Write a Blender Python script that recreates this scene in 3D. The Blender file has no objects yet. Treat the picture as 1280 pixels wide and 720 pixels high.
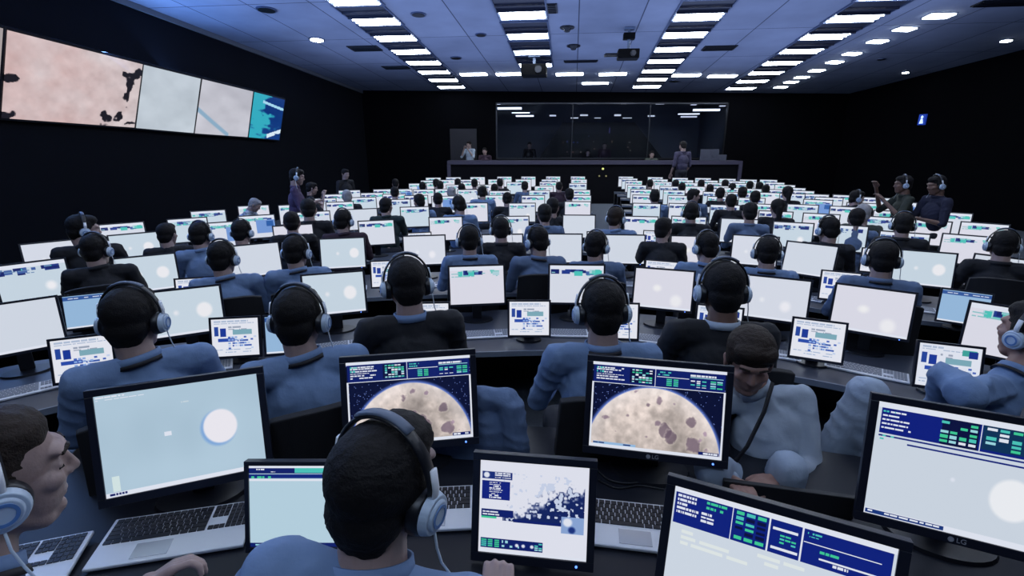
import bpy, bmesh, math, random
import numpy as np
from mathutils import Vector, Matrix

# ------------------------------------------------------------------ camera, light, exposure
SC = bpy.context.scene
COL = SC.collection
CAM_Z = 1.96
F_PX, V0 = 620.0, 182.0
PITCH = math.atan((360 - V0) / F_PX)
CP, SP = math.cos(PITCH), math.sin(PITCH)
cd = bpy.data.cameras.new('camera'); cam = bpy.data.objects.new('camera', cd); COL.objects.link(cam)
cd.sensor_width = 36; cd.lens = F_PX / 1280 * 36; cd.clip_start = 0.05; cd.clip_end = 200
cam.location = (0, 0, CAM_Z); cam.rotation_euler = (math.pi / 2 - PITCH, 0, 0)
SC.camera = cam
vs = SC.view_settings
vs.view_transform = 'Standard'; vs.look = 'None'; vs.gamma = 1; vs.exposure = 0.0; vs.use_curve_mapping = False
SC.world = bpy.data.worlds.new('world'); SC.world.use_nodes = True
SC.world.node_tree.nodes['Background'].inputs[0].default_value = (.05, .08, .16, 1)
SC.world.node_tree.nodes['Background'].inputs[1].default_value = 0.3
SC.cycles.max_bounces = 6; SC.cycles.diffuse_bounces = 3; SC.cycles.glossy_bounces = 3
SC.cycles.use_denoising = True
SC.cycles.sample_clamp_indirect = 4
TROFFER = 8.0          # brightness of the ceiling lights
SCREEN = .90           # brightness of the monitors

def area_light(name, loc, target, sx, sy, power, col):
    ld = bpy.data.lights.new(name, 'AREA'); ld.shape = 'RECTANGLE'; ld.size = sx; ld.size_y = sy
    ld.energy = power; ld.color = col
    o = bpy.data.objects.new(name, ld); COL.objects.link(o); o.location = loc
    o.rotation_euler = (Vector(target) - Vector(loc)).to_track_quat('-Z', 'Y').to_euler()
    return o
# unseen upward lights added to turn the ceiling blue: left wall and mid-hall
area_light('left_ceiling_fill', (-6.6, 9.0, 3.3), (-3.5, 9.5, 4.6), 12, .3, 420, (.20, .42, 1))
area_light('hall_ceiling_fill', (1.5, 8.0, 2.9), (1.5, 8.2, 6), 13, 14, 560, (.42, .56, 1))
# fill light added above and behind the camera, no fitting of the room
area_light('rear_fill_light', (0, -1.2, 4.6), (.2, 1.6, .8), 3.5, 1.2, 32, (.52, .70, 1))

# ------------------------------------------------------------------ helpers
def lin(c):
    return tuple((x / 12.92 if x <= .04045 else ((x + .055) / 1.055) ** 2.4) for x in c)
def hx(r, g, b): return lin((r / 255, g / 255, b / 255))

def ray(u, v):
    X, Y = (u - 640) / F_PX, (360 - v) / F_PX
    return Vector((X, CP + SP * Y, Y * CP - SP))       # z-depth 1
def at_drop(u, v, D):                                   # point on the level D below the eye
    r = ray(u, v); return Vector((0, 0, CAM_Z)) + r * (-D / r.z)
def at_depth(u, v, z): return Vector((0, 0, CAM_Z)) + ray(u, v) * z

_m = {}
def mat(name, col, rough=.6, metal=0., emit=None, estr=1., bump=0, bscale=40, noise=0, nscale=8, spec=.5, alpha=1):
    if name in _m: return _m[name]
    m = bpy.data.materials.new(name); m.use_nodes = True; nt = m.node_tree; b = nt.nodes['Principled BSDF']
    b.inputs['Base Color'].default_value = (*col, 1); b.inputs['Roughness'].default_value = rough
    b.inputs['Metallic'].default_value = metal; b.inputs['Specular IOR Level'].default_value = spec
    if emit: b.inputs['Emission Color'].default_value = (*emit, 1); b.inputs['Emission Strength'].default_value = estr
    if noise or bump:
        tc = nt.nodes.new('ShaderNodeTexCoord')
    if noise:
        n = nt.nodes.new('ShaderNodeTexNoise'); n.inputs['Scale'].default_value = nscale; n.inputs['Detail'].default_value = 5
        nt.links.new(tc.outputs['Object'], n.inputs['Vector'])
        mx = nt.nodes.new('ShaderNodeMix'); mx.data_type = 'RGBA'
        mx.inputs[6].default_value = (*[x * (1 - noise) for x in col], 1)
        mx.inputs[7].default_value = (*[min(1, x * (1 + noise)) for x in col], 1)
        nt.links.new(n.outputs['Fac'], mx.inputs[0]); nt.links.new(mx.outputs[2], b.inputs['Base Color'])
    if bump:
        n2 = nt.nodes.new('ShaderNodeTexNoise'); n2.inputs['Scale'].default_value = bscale; n2.inputs['Detail'].default_value = 4
        nt.links.new(tc.outputs['Object'], n2.inputs['Vector'])
        bp = nt.nodes.new('ShaderNodeBump'); bp.inputs['Strength'].default_value = bump; bp.inputs['Distance'].default_value = .02
        nt.links.new(n2.outputs['Fac'], bp.inputs['Height']); nt.links.new(bp.outputs[0], b.inputs['Normal'])
    _m[name] = m; return m

def screen_mat(name, strength):
    m = bpy.data.materials.new(name); m.use_nodes = True; nt = m.node_tree; b = nt.nodes['Principled BSDF']
    b.inputs['Base Color'].default_value = (.01, .01, .012, 1); b.inputs['Roughness'].default_value = .35
    a = nt.nodes.new('ShaderNodeAttribute'); a.attribute_name = 'picture'
    nt.links.new(a.outputs['Color'], b.inputs['Emission Color']); b.inputs['Emission Strength'].default_value = strength
    return m

class MB:
    def __init__(s): s.v = []; s.f = []
    def add(s, vs, fs):
        n = len(s.v); s.v += [tuple(x) for x in vs]; s.f += [[i + n for i in f] for f in fs]
    def box(s, x0, x1, y0, y1, z0, z1, M=None):
        vs = [Vector((x, y, z)) for x in (x0, x1) for y in (y0, y1) for z in (z0, z1)]
        if M: vs = [M @ v for v in vs]
        s.add(vs, [(0, 1, 3, 2), (4, 6, 7, 5), (0, 4, 5, 1), (2, 3, 7, 6), (0, 2, 6, 4), (1, 5, 7, 3)])
        return s
    def hexa(s, p):  # 4 bottom, 4 top corners
        s.add(p, [(3, 2, 1, 0), (4, 5, 6, 7), (0, 1, 5, 4), (1, 2, 6, 5), (2, 3, 7, 6), (3, 0, 4, 7)]); return s
    def cyl(s, p0, p1, r0, r1=None, n=16):
        r1 = r0 if r1 is None else r1
        p0, p1 = Vector(p0), Vector(p1); d = (p1 - p0).normalized()
        a = d.orthogonal().normalized(); b = d.cross(a)
        vs = []
        for p, r in ((p0, r0), (p1, r1)):
            for i in range(n):
                t = 2 * math.pi * i / n; vs.append(p + (a * math.cos(t) + b * math.sin(t)) * r)
        s.add(vs, [(i, (i + 1) % n, n + (i + 1) % n, n + i) for i in range(n)] + [tuple(range(n))[::-1], tuple(range(n, 2 * n))])
        return s
    def tube(s, pts, r, n=8, flat=1.0, axis=None):
        pts = [Vector(p) for p in pts]; vs = []
        for i, p in enumerate(pts):
            d = (pts[min(i + 1, len(pts) - 1)] - pts[max(i - 1, 0)]).normalized()
            a = (Vector(axis) - d * d.dot(Vector(axis))).normalized() if axis else d.orthogonal().normalized()
            if i and not axis:
                a = (pa - d * d.dot(pa)).normalized()
            pa = a; b = d.cross(a)
            rr = r[i] if isinstance(r, (list, tuple)) else r
            for k in range(n):
                t = 2 * math.pi * k / n; vs.append(p + a * (math.cos(t) * rr * flat) + b * (math.sin(t) * rr))
        f = [(i * n + k, i * n + (k + 1) % n, (i + 1) * n + (k + 1) % n, (i + 1) * n + k) for i in range(len(pts) - 1) for k in range(n)]
        f += [tuple(range(n))[::-1], tuple(range((len(pts) - 1) * n, len(pts) * n))]
        s.add(vs, f); return s
    def mesh(s, name, m, bevel=0, smooth=False, M=None):
        me = bpy.data.meshes.new(name); me.from_pydata([tuple(v) for v in s.v], [], s.f)
        bm = bmesh.new(); bm.from_mesh(me)
        bmesh.ops.recalc_face_normals(bm, faces=bm.faces)
        if bevel: bmesh.ops.bevel(bm, geom=bm.edges[:], offset=bevel, segments=2, affect='EDGES', profile=.5)
        bm.to_mesh(me); bm.free()
        if M: me.transform(M)
        if smooth: me.shade_smooth()
        if m: me.materials.append(m)
        return me
    def build(s, name, m, parent=None, bevel=0, smooth=False):
        return put(name, s.mesh(name, m, bevel, smooth), parent)

def put(name, me, parent=None, loc=None, rz=None):
    o = bpy.data.objects.new(name, me); COL.objects.link(o)
    if parent: o.parent = parent
    if loc is not None: o.location = loc
    if rz is not None: o.rotation_euler = (0, 0, rz)
    return o
def empty(name, loc=(0, 0, 0), rz=0, scale=1):
    o = bpy.data.objects.new(name, None); COL.objects.link(o); o.location = loc; o.rotation_euler = (0, 0, rz)
    o.scale = (scale,) * 3; o.empty_display_size = .1; return o
def tag(o, label, cat=None, group=None, kind=None):
    if label: o['label'] = label
    if cat: o['category'] = cat
    if group: o['group'] = group
    if kind: o['kind'] = kind
    return o
def kids(o): return [c for c in o.children]
def copy_tree(o, parent=None):
    c = o.copy(); COL.objects.link(c)
    if parent: c.parent = parent
    for ch in kids(o): copy_tree(ch, c)
    return c
ORD = ['zeroth', 'first', 'second', 'third', 'fourth', 'fifth', 'sixth', 'seventh', 'eighth', 'ninth', 'tenth', 'eleventh',
       'twelfth', 'thirteenth', 'fourteenth', 'fifteenth', 'sixteenth', 'seventeenth', 'eighteenth', 'nineteenth', 'twentieth']

# ------------------------------------------------------------------ materials
M_BLACK = mat('black_plastic', (.008, .009, .014), .35)
M_BEZEL = mat('bezel_plastic', (.012, .014, .026), .3)
M_SILVER = mat('silver_plastic', (.70, .73, .80), .4, .1)
M_KEY = mat('key_plastic', (.012, .013, .02), .5)
M_DESK = mat('desk_laminate', (.042, .050, .075), .38, noise=.12, nscale=14)
M_EDGE = mat('desk_edge_trim', (.16, .19, .25), .4)
M_DARKDESK = mat('dark_desk_panel', (.008, .009, .013), .6)
M_CHAIR = mat('black_chair_fabric', (.006, .006, .009), .8, bump=.15, bscale=300)
M_WALL = mat('dark_wall_paint', (.0042, .0052, .0090), .85, noise=.15, nscale=1.5, spec=.1)
M_WALLB = mat('black_back_wall_paint', (.0016, .0017, .0028), .9, spec=.05)
M_MATTE = mat('matte_black_case', (.0015, .0015, .002), .7, spec=.1)
M_FLOOR = mat('grey_carpet', (.085, .10, .13), .95, noise=.35, nscale=60, bump=.3, bscale=200)
M_STEEL = mat('dark_steel', (.03, .032, .04), .35, .8)
M_SKIN = mat('skin', (.33, .23, .215), .5, noise=.10, nscale=30, bump=.08, bscale=120)
M_SKIN2 = mat('dark_or_shaded_skin', (.16, .09, .07), .5, noise=.10, nscale=30)  # a dark complexion, also used for the shaded standers at the right
M_HAIR = mat('black_hair', (.006, .005, .006), .7, noise=.5, nscale=90, bump=.25, bscale=200, spec=.25)
M_HAIRB = mat('brown_hair', (.022, .014, .011), .65, noise=.5, nscale=90, bump=.3, bscale=200, spec=.25)
M_HAIRG = mat('grey_hair', (.34, .33, .35), .7, noise=.4, nscale=90, bump=.6, bscale=260)
M_SHIRT = mat('light_blue_shirt', (.155, .24, .42), .85, noise=.10, nscale=10, bump=.25, bscale=22)
M_SHIRT2 = mat('mid_blue_shirt', (.11, .165, .29), .85, noise=.10, nscale=10, bump=.25, bscale=22)
M_WSHIRT = mat('white_shirt', (.36, .42, .52), .85, noise=.06, nscale=10, bump=.2, bscale=22)
M_JACKET = mat('black_jacket', (.006, .007, .012), .8, bump=.25, bscale=22)
M_MAROON = mat('maroon_shirt', (.030, .014, .028), .85, bump=.2, bscale=22)
M_POLO = mat('purple_polo_shirt', (.055, .035, .09), .85, bump=.2, bscale=22)
M_GREEN = mat('dark_green_shirt', (.014, .030, .034), .85, bump=.2, bscale=22)
M_OLIVE = mat('olive_shirt', (.05, .06, .05), .85, bump=.2, bscale=22)
M_TROUSER = mat('dark_trousers', (.010, .012, .02), .85)
M_WTROUSER = mat('white_trousers', (.33, .40, .52), .85, noise=.06, nscale=10, bump=.25, bscale=18)
M_CUP = mat('pale_blue_cup', (.46, .56, .70), .35)
M_CUPRING = mat('blue_cup_ring', (.10, .22, .50), .35)
M_CORD = mat('pale_cord', (.55, .62, .72), .5)
M_LANYARD = mat('black_lanyard', (.006, .006, .012), .7)
# ------------------------------------------------------------------ pictures on the screens (vertex colours on a fine grid)
def smooth_noise(h, w, cell, rng, octaves=3):
    out = np.zeros((h, w)); amp = 1; tot = 0
    for o in range(octaves):
        c = max(2, cell / 2 ** o); gh, gw = int(h / c) + 3, int(w / c) + 3
        g = rng.random((gh, gw)); y = np.arange(h) / c; x = np.arange(w) / c
        yi = y.astype(int); xi = x.astype(int); fy = (y - yi)[:, None]; fx = (x - xi)[None]
        fy = fy * fy * (3 - 2 * fy); fx = fx * fx * (3 - 2 * fx)
        a = g[yi][:, xi]; b = g[yi][:, xi + 1]; c2 = g[yi + 1][:, xi]; d = g[yi + 1][:, xi + 1]
        out += amp * ((a * (1 - fx) + b * fx) * (1 - fy) + (c2 * (1 - fx) + d * fx) * fy); tot += amp; amp *= .5
    return out / tot
class Pic:
    def __init__(s, w, h, bg, seed=0):
        s.w, s.h = w, h; s.a = np.ones((h, w, 3)) * np.array(bg); s.rng = np.random.default_rng(seed)
        s.X, s.Y = np.meshgrid((np.arange(w) + .5) / w, (np.arange(h) + .5) / h)
    def rect(s, x0, y0, x1, y1, c):
        s.a[(s.X >= x0) & (s.X < x1) & (s.Y >= y0) & (s.Y < y1)] = c
    def disc(s, x, y, r, c, soft=.01, asp=1.6, ry=1.):
        d = np.sqrt(((s.X - x) * asp) ** 2 + ((s.Y - y) / ry) ** 2); k = np.clip((r - d) / soft + .5, 0, 1)[..., None]
        s.a = s.a * (1 - k) + np.array(c) * k
    def text(s, x0, y0, x1, y1, n, c, fill=.7, ragged=True):
        lh = (y1 - y0) / n
        for i in range(n):
            xe = x1 - (s.rng.random() * .5 * (x1 - x0) if ragged else 0); x = x0
            while x < xe:
                wd = (x1 - x0) * s.rng.uniform(.04, .18)
                if s.rng.random() < fill: s.rect(x, y0 + lh * (i + .22), min(xe, x + wd), y0 + lh * (i + .72), c)
                x += wd + (x1 - x0) * .02
    def grid(s, x0, y0, x1, y1, nx, ny, cols, fill=.8):
        for i in range(nx):
            for j in range(ny):
                if s.rng.random() < fill:
                    a = x0 + (x1 - x0) * (i + .12) / nx; b = y0 + (y1 - y0) * (j + .2) / ny
                    s.rect(a, b, a + (x1 - x0) * .76 / nx, b + (y1 - y0) * .6 / ny, cols[s.rng.integers(len(cols))])
NAVY = (.05, .12, .42); WHT = (.90, .92, .97); TEAL = (.30, .78, .74); GRN = (.25, .80, .60); BLNK = (.81, .85, .91); CYAN = (.62, .86, .90)
DKB = (.03, .06, .25)

def header(p, y1, dense=True):
    p.rect(0, 0, 1, .035, WHT); p.rect(.01, .035, .99, y1, NAVY)
    q = y1 - .035
    p.text(.03, .05, .27, .035 + q * .85, 6, WHT, .95); p.text(.03, .05, .12, .035 + q * .5, 2, TEAL)
    p.rect(.285, .05, .47, y1 - .02, DKB); p.grid(.30, .05, .46, y1 - .02, 6, 6, [TEAL, GRN, WHT, CYAN])
    p.rect(.478, .035, .484, y1, WHT)
    p.text(.50, .05, .60, .05 + q * .3, 2, TEAL); p.rect(.49, .035 + q * .38, .73, .035 + q * .43, WHT)
    p.grid(.56, .035 + q * .5, .66, y1 - .015, 2, 4, [GRN, TEAL], .95)
    p.text(.74, .05, .93, .05 + q * .26, 1, WHT, 1); p.rect(.74, .035 + q * .3, .98, .035 + q * .33, CYAN)
    p.grid(.74, .035 + q * .45, .86, y1 - .02, 3, 4, [TEAL, WHT, DKB]); p.grid(.88, .035 + q * .4, .98, y1 - .02, 2, 4, [GRN, TEAL, CYAN], .95)
    p.rect(0, y1, 1, y1 + .008, WHT)

def pic_moon(seed, cx, cy, R, w=230, h=140):
    p = Pic(w, h, (.02, .05, .20), seed)
    st = p.rng.random((h, w)); p.a[st > .988] = (.5, .6, .9)
    # limb glow then surface
    d = np.sqrt(((p.X - cx) * 1.6) ** 2 + (p.Y - cy) ** 2)
    g = np.clip(1 - (d - R) / .035, 0, 1)[..., None]; p.a = p.a * (1 - g * .8) + np.array((.45, .58, .95)) * g * .8
    n = smooth_noise(h, w, 60, p.rng, 6); n2 = smooth_noise(h, w, 10, p.rng, 4)
    base = np.array((.93, .87, .84)) * (1 - .30 * np.clip((n - .50) * 4, 0, 1))[..., None] * (.80 + .36 * n2)[..., None] * (1.08 - .20 * p.Y)[..., None]; base = np.clip(base, 0, 1)
    k = np.clip((R - d) / .012, 0, 1)[..., None]
    rim = np.clip(1 - (R - d) / .22, 0, 1)[..., None]
    base = base * (1 - rim * .5) + np.array((.98, .95, .95)) * rim * .5
    p.a = p.a * (1 - k) + np.clip(base, 0, 1) * k
    for (x, y, r, dk) in [(.44, .45, .038, .5), (.52, .38, .050, .6), (.63, .42, .022, .7), (.76, .60, .058, .5), (.29, .60, .030, .55), (.57, .74, .085, .5), (.52, .66, .035, .6),
                          (.62, .80, .075, .5), (.79, .86, .085, .55), (.87, .72, .022, .8), (.44, .82, .020, .6), (.12, .64, .026, .6), (.84, .80, .022, .8), (.30, .30, .022, .7), (.34, .31, .018, .7), (.48, .29, .02, .8), (.89, .90, .03, .7), (.20, .80, .016, .6)]:
        dd = np.sqrt(((p.X - x) * 1.6) ** 2 + (p.Y - y) ** 2) + (n2 - .5) * .085
        kk = (np.clip((r - dd) / .02, 0, 1) * (d < R - .02))[..., None]
        rg = (np.exp(-((dd - r) / .010) ** 2) * (d < R - .02))[..., None]
        p.a = p.a * (1 - kk * .7) + np.array((.42, .35, .42)) * dk / .5 * kk * .7
        p.a = p.a * (1 - rg * .25) + np.array((.98, .93, .88)) * rg * .25
    header(p, .235)
    p.rect(0, .235, .015, 1, WHT); p.rect(.985, .235, 1, 1, WHT); p.rect(0, .965, 1, 1, WHT)
    p.rect(.03, .935, .36, .965, (.6, .75, .9)); p.text(.03, .935, .36, .965, 1, NAVY, .8, False); p.rect(.83, .93, .98, .965, NAVY); p.text(.84, .93, .97, .965, 1, WHT, .7, False)
    return p
def pic_plain_globe():
    p = Pic(230, 140, (.70, .80, .87), 5); n = smooth_noise(140, 230, 60, p.rng, 2)[..., None]; p.a += (n - .5) * .05
    p.text(.01, .01, .30, .06, 2, WHT, .9); p.rect(.38, .45, .42, .49, WHT); p.text(.50, .16, .58, .20, 1, (.80, .86, .90))
    p.disc(.715, .50, .185, (.52, .68, .88), .03); p.disc(.728, .485, .175, (.95, .94, .97), .02)
    p.rect(0, .955, 1, 1, WHT); p.text(.02, .955, .12, 1, 1, NAVY, .7, False); p.text(.86, .955, .99, 1, 1, NAVY, .8, False); p.rect(.045, .80, .085, .95, (.85, .92, .92))
    return p
def pic_front_right():
    p = Pic(230, 140, (.82, .86, .91), 6)
    p.rect(0, 0, 1, .05, WHT); p.rect(.02, .05, .99, .27, (.05, .12, .50)); p.text(.03, .06, .2, .24, 5, WHT, .95); p.text(.03, .06, .12, .1, 1, TEAL)
    p.rect(.34, .05, .52, .27, DKB); p.grid(.33, .06, .52, .26, 4, 5, [WHT, TEAL, GRN, CYAN]); p.rect(.53, .05, .535, .27, WHT)
    p.rect(.54, .05, .98, .25, (.05, .2, .35)); p.grid(.55, .06, .97, .24, 7, 5, [TEAL, GRN, CYAN, WHT])
    p.rect(.02, .285, .99, .30, (.08, .15, .5)); p.rect(.18, .33, .99, .345, (.08, .15, .5)); p.text(.03, .28, .16, .34, 2, TEAL)
    p.disc(.43, .55, .016, WHT, .02); p.disc(.72, .62, .17, (.95, .96, .98), .03)
    p.rect(0, .95, 1, 1, WHT); p.rect(.01, .955, .42, .99, (.10, .22, .5)); p.text(.02, .955, .4, .99, 1, WHT, .7, False)
    return p
def pic_front_low():
    p = Pic(250, 150, (.83, .87, .92), 8)
    p.rect(0, 0, 1, .045, WHT); p.rect(.01, .045, .99, .30, (.05, .13, .50))
    p.text(.02, .055, .14, .22, 5, WHT, .95); p.text(.15, .055, .28, .13, 2, GRN, .9); p.text(.15, .15, .25, .24, 3, WHT, .9)
    p.grid(.31, .055, .46, .285, 3, 6, [GRN, TEAL, GRN, DKB], .85); p.rect(.295, .045, .30, .30, WHT); p.rect(.47, .045, .476, .30, WHT)
    p.rect(.49, .10, .60, .12, WHT); p.grid(.52, .14, .60, .22, 3, 3, [TEAL, GRN]); p.rect(.49, .25, .61, .265, WHT); p.rect(.615, .045, .625, .30, WHT)
    p.text(.64, .06, .72, .11, 2, TEAL); p.rect(.63, .14, .95, .15, WHT); p.text(.70, .17, .84, .21, 1, GRN, 1); p.rect(.70, .235, .95, .245, WHT); p.text(.76, .25, .86, .28, 1, WHT, 1); p.grid(.90, .25, .97, .28, 2, 1, [GRN])
    p.text(.06, .33, .95, .47, 3, (.90, .93, .93), .5); p.disc(.80, .72, .13, (.93, .95, .97), .03); p.rect(0, .96, 1, 1, WHT)
    return p
def pic_mountains():
    p = Pic(160, 140, (.90, .91, .96), 9); n = smooth_noise(140, 160, 26, p.rng, 5); n2 = smooth_noise(140, 160, 6, p.rng, 2)
    m = (p.X > .22) & (p.X < .97) & (p.Y > .12) & (p.Y < .64)
    k = np.clip((n * .6 + n2 * .5 + (p.Y - .42) * 1.6 + (p.X - .6) * .5 - .52) * 7, 0, 1) * m
    k = k[..., None]; p.a = p.a * (1 - k) + np.array((.07, .14, .38)) * k
    p.a[m & (n2 > .66)] = (.80, .84, .93)
    p.rect(.02, .12, .30, .20, (.10, .18, .48)); p.disc(.06, .16, .03, WHT, .01, 1.1); p.text(.14, .125, .29, .195, 3, WHT, .8, False)
    p.rect(.02, .22, .28, .42, (.06, .13, .50)); p.text(.09, .23, .22, .41, 9, WHT, .9)
    p.rect(.02, .53, .32, .61, NAVY); p.text(.03, .54, .3, .6, 2, WHT, .9); p.rect(.02, .61, .16, .63, GRN); p.rect(.32, .625, .76, .65, NAVY)
    p.rect(.76, .54, .97, .72, (.55, .66, .85)); p.disc(.82, .60, .045, WHT, .02, 1.1); p.disc(.86, .68, .035, (.1, .2, .5), .02, 1.1)
    p.rect(.02, .845, .60, .95, NAVY); p.grid(.02, .85, .20, .94, 3, 4, [GRN, TEAL], .9); p.text(.22, .85, .46, .94, 2, CYAN, .3)
    for x in (.36, .42, .50): p.disc(x, .90, .018, WHT, .01, 1.1)
    p.grid(.52, .85, .60, .94, 2, 4, [TEAL, CYAN]); p.rect(0, .97, 1, 1, WHT)
    return p
def pic_small_blue():
    p = Pic(140, 120, (.73, .84, .90), 10)
    p.rect(0, 0, 1, .03, WHT); p.rect(0, .03, 1, .10, NAVY); p.text(.05, .035, .3, .095, 2, WHT); p.rect(.45, .035, 1, .09, TEAL); p.rect(0, .11, 1, .16, (.05, .15, .5)); p.text(.02, .12, .25, .17, 1, GRN)
    p.rect(0, .17, 1, .19, WHT); p.rect(0, .95, 1, 1, NAVY); p.text(.05, .955, .5, .99, 1, CYAN)
    return p
def pic_wide(i):
    bg = [(.86, .88, .93), (.80, .86, .91), (.88, .88, .93), (.84, .87, .92)][i % 4]
    p = Pic(64, 40, bg, 30 + i)
    if i < 4:            # plain page with a pale blurred globe
        if i == 0: p.disc(.68, .66, .12, (.95, .95, .98), .1); p.disc(.32, .55, .05, (.93, .94, .97), .08)
        if i == 1: p.disc(.76, .50, .17, (.95, .95, .97), .06); p.disc(.38, .5, .05, (.92, .93, .96), .06)
        if i == 2: p.disc(.40, .48, .08, (.96, .96, .97), .08, 1.2); p.disc(.74, .78, .15, (.95, .95, .97), .1)
        p.rect(0, .96, 1, 1, WHT)
        return p
    p.rect(0, 0, 1, .09, WHT)
    for k in range(17):   # strip of little windows along the top
        x = p.rng.uniform(.02, .85); w = p.rng.uniform(.05, .16); y = p.rng.uniform(.09, .16)
        p.rect(x, y, x + w, y + p.rng.uniform(.05, .14), [NAVY, TEAL, (.25, .38, .65), (.45, .80, .78), (.12, .22, .55), (.70, .84, .88)][p.rng.integers(6)])
    p.text(.03, .09, .97, .30, 3, (.42, .55, .72) if i % 2 else (.55, .78, .80), .35)
    if i in (5, 7): p.disc(.72, .68, .12, (.96, .96, .98), .1)
    if i == 8: p.rect(.45, .2, 1, .8, (.45, .60, .85)); p.rect(.75, .25, .95, .5, (.12, .35, .65))
    return p
def pic_small(i):
    p = Pic(56, 44, [(.92, .93, .97), (.90, .92, .97), (.60, .74, .88)][i], 50 + i)
    if i == 2: p.rect(0, .02, 1, .14, (.20, .35, .62)); p.text(.1, .04, .95, .12, 1, WHT, .6, False); p.rect(0, .95, 1, 1, WHT); return p
    p.rect(.06, .2, .14, .46, (.15, .28, .62)); p.rect(.17, .24, .30, .48, (.10, .22, .60)); p.text(.36, .2, .8, .32, 2, (.62, .66, .74), .6)
    p.rect(.12, .52, .48, .62, (.16, .30, .68)); p.rect(.45, .30, .85, .44, (.50, .68, .74)); p.text(.42, .56, .95, .76, 3, (.20, .36, .70), .75)
    p.text(.05, .04, .95, .16, 2, (.70, .76, .86), .7); p.text(.05, .8, .9, .94, 2, (.66, .74, .86), .6); p.grid(.33, .46, .95, .84, 9, 5, [(.55, .68, .90), (.78, .84, .95), (.25, .40, .75)], .45)
    if i == 1: p.rect(.70, .06, .92, .2, (.25, .65, .62)); p.rect(.8, .1, .95, .26, (.1, .2, .55))
    return p
def pic_wall(i):
    p = Pic(*((140, 90), (70, 90), (70, 90), (40, 80), (30, 80))[i], (.70, .68, .70), 70 + i); h, w = p.h, p.w
    n = smooth_noise(h, w, 30, p.rng, 4)[..., None]; n2 = smooth_noise(h, w, 9, p.rng, 3)
    if i == 0:
        p.a = np.array((.80, .66, .65)) * (1 - n) + np.array((.86, .82, .83)) * n
        g = np.clip(p.X * 1.4 - .5, 0, 1)[..., None]; p.a = p.a * (1 - g * .7) + np.array((.82, .79, .80)) * g * .7
        p.a += (n2[..., None] - .5) * .12
        for (x, y, r, ry, asp) in [(.93, .20, .05, .8, 1.), (.91, .33, .05, 1.9, 1.8), (.90, .52, .04, 2.2, 2.), (.85, .88, .06, 1.3, 1.6), (.73, .86, .025, 2., 1.), (.03, .52, .05, .8, 1.4), (.02, .97, .05, 1, 1), (.95, .93, .04, .6, .8), (.99, .14, .03, 1, 1)]:
            d = np.sqrt(((p.X - x) * asp) ** 2 + ((p.Y - y) / ry) ** 2) + (n2 - .5) * .16 - .01
            k = np.clip((r - d) / .012, 0, 1)[..., None]; p.a = p.a * (1 - k) + np.array((.10, .09, .12)) * k
    elif i == 1: p.a = np.array((.76, .80, .84)) + (n - .5) * .14 + np.zeros((h, w, 1))
    elif i == 2:
        p.a = np.array((.77, .77, .81)) + (n - .5) * .16 + np.zeros((h, w, 1))
        d = np.abs((p.Y - .62) - (p.X - .1) * .75); k = (np.clip((.06 - d) / .03, 0, 1) * (p.X < .6))[..., None]; p.a = p.a * (1 - k) + np.array((.55, .68, .78)) * k
    elif i == 3:
        p.a = np.array((.04, .22, .50)) + (n - .5) * .1 + np.zeros((h, w, 1))
        k = np.clip((.55 - p.X + (n2 - .5) * 1.1) * 6, 0, 1)[..., None]; p.a = p.a * (1 - k) + np.array((.20, .68, .76)) * k
        d = np.abs(p.Y - .12 - p.X * .12); p.a[(d < .03) & (p.X > .3)] = (.65, .85, .95)
        d = np.abs(p.Y - .95 + (p.X - .5) * .35); p.a[(d < .05) & (p.X > .55) & (n2 > .4)] = (.85, .93, .98)
    else: p.a = np.array((.66, .62, .62)) + (n - .5) * .1 + np.zeros((h, w, 1))
    return p

def screen_mesh(name, pic, W, H, material, M=None, flip=False):
    """upright sheet in the XZ plane facing -Y, top-left of the picture at (-W/2, 0, 0), running down to z = -H"""
    w, h = pic.w, pic.h
    xs = np.linspace(-W / 2, W / 2, w + 1); zs = np.linspace(0, -H, h + 1)
    X, Z = np.meshgrid(xs, zs); V = np.stack([X, np.zeros_like(X), Z], -1).reshape(-1, 3)
    i = (np.arange(h)[:, None] * (w + 1) + np.arange(w)[None]).reshape(-1)
    F = np.stack([i, i + w + 1, i + w + 2, i + 1], -1)
    me = bpy.data.meshes.new(name)
    me.vertices.add(len(V)); me.vertices.foreach_set('co', V.reshape(-1))
    me.loops.add(len(F) * 4); me.loops.foreach_set('vertex_index', F.reshape(-1))
    me.polygons.add(len(F)); me.polygons.foreach_set('loop_start', np.arange(len(F)) * 4); me.polygons.foreach_set('loop_total', np.full(len(F), 4))
    me.update(); me.validate()
    c = np.clip(pic.a, 0, 1).reshape(-1, 3); c = np.where(c <= .04045, c / 12.92, ((c + .055) / 1.055) ** 2.4)
    c = np.repeat(np.concatenate([c, np.ones((len(c), 1))], 1), 4, 0)
    at = me.color_attributes.new('picture', 'FLOAT_COLOR', 'CORNER'); at.data.foreach_set('color', c.reshape(-1))
    me.materials.append(material)
    if M: me.transform(M)
    return me
M_SCREEN = screen_mat('lit_screen', SCREEN)
M_WALLSCREEN = screen_mat('lit_wall_screen', .95)

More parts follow.
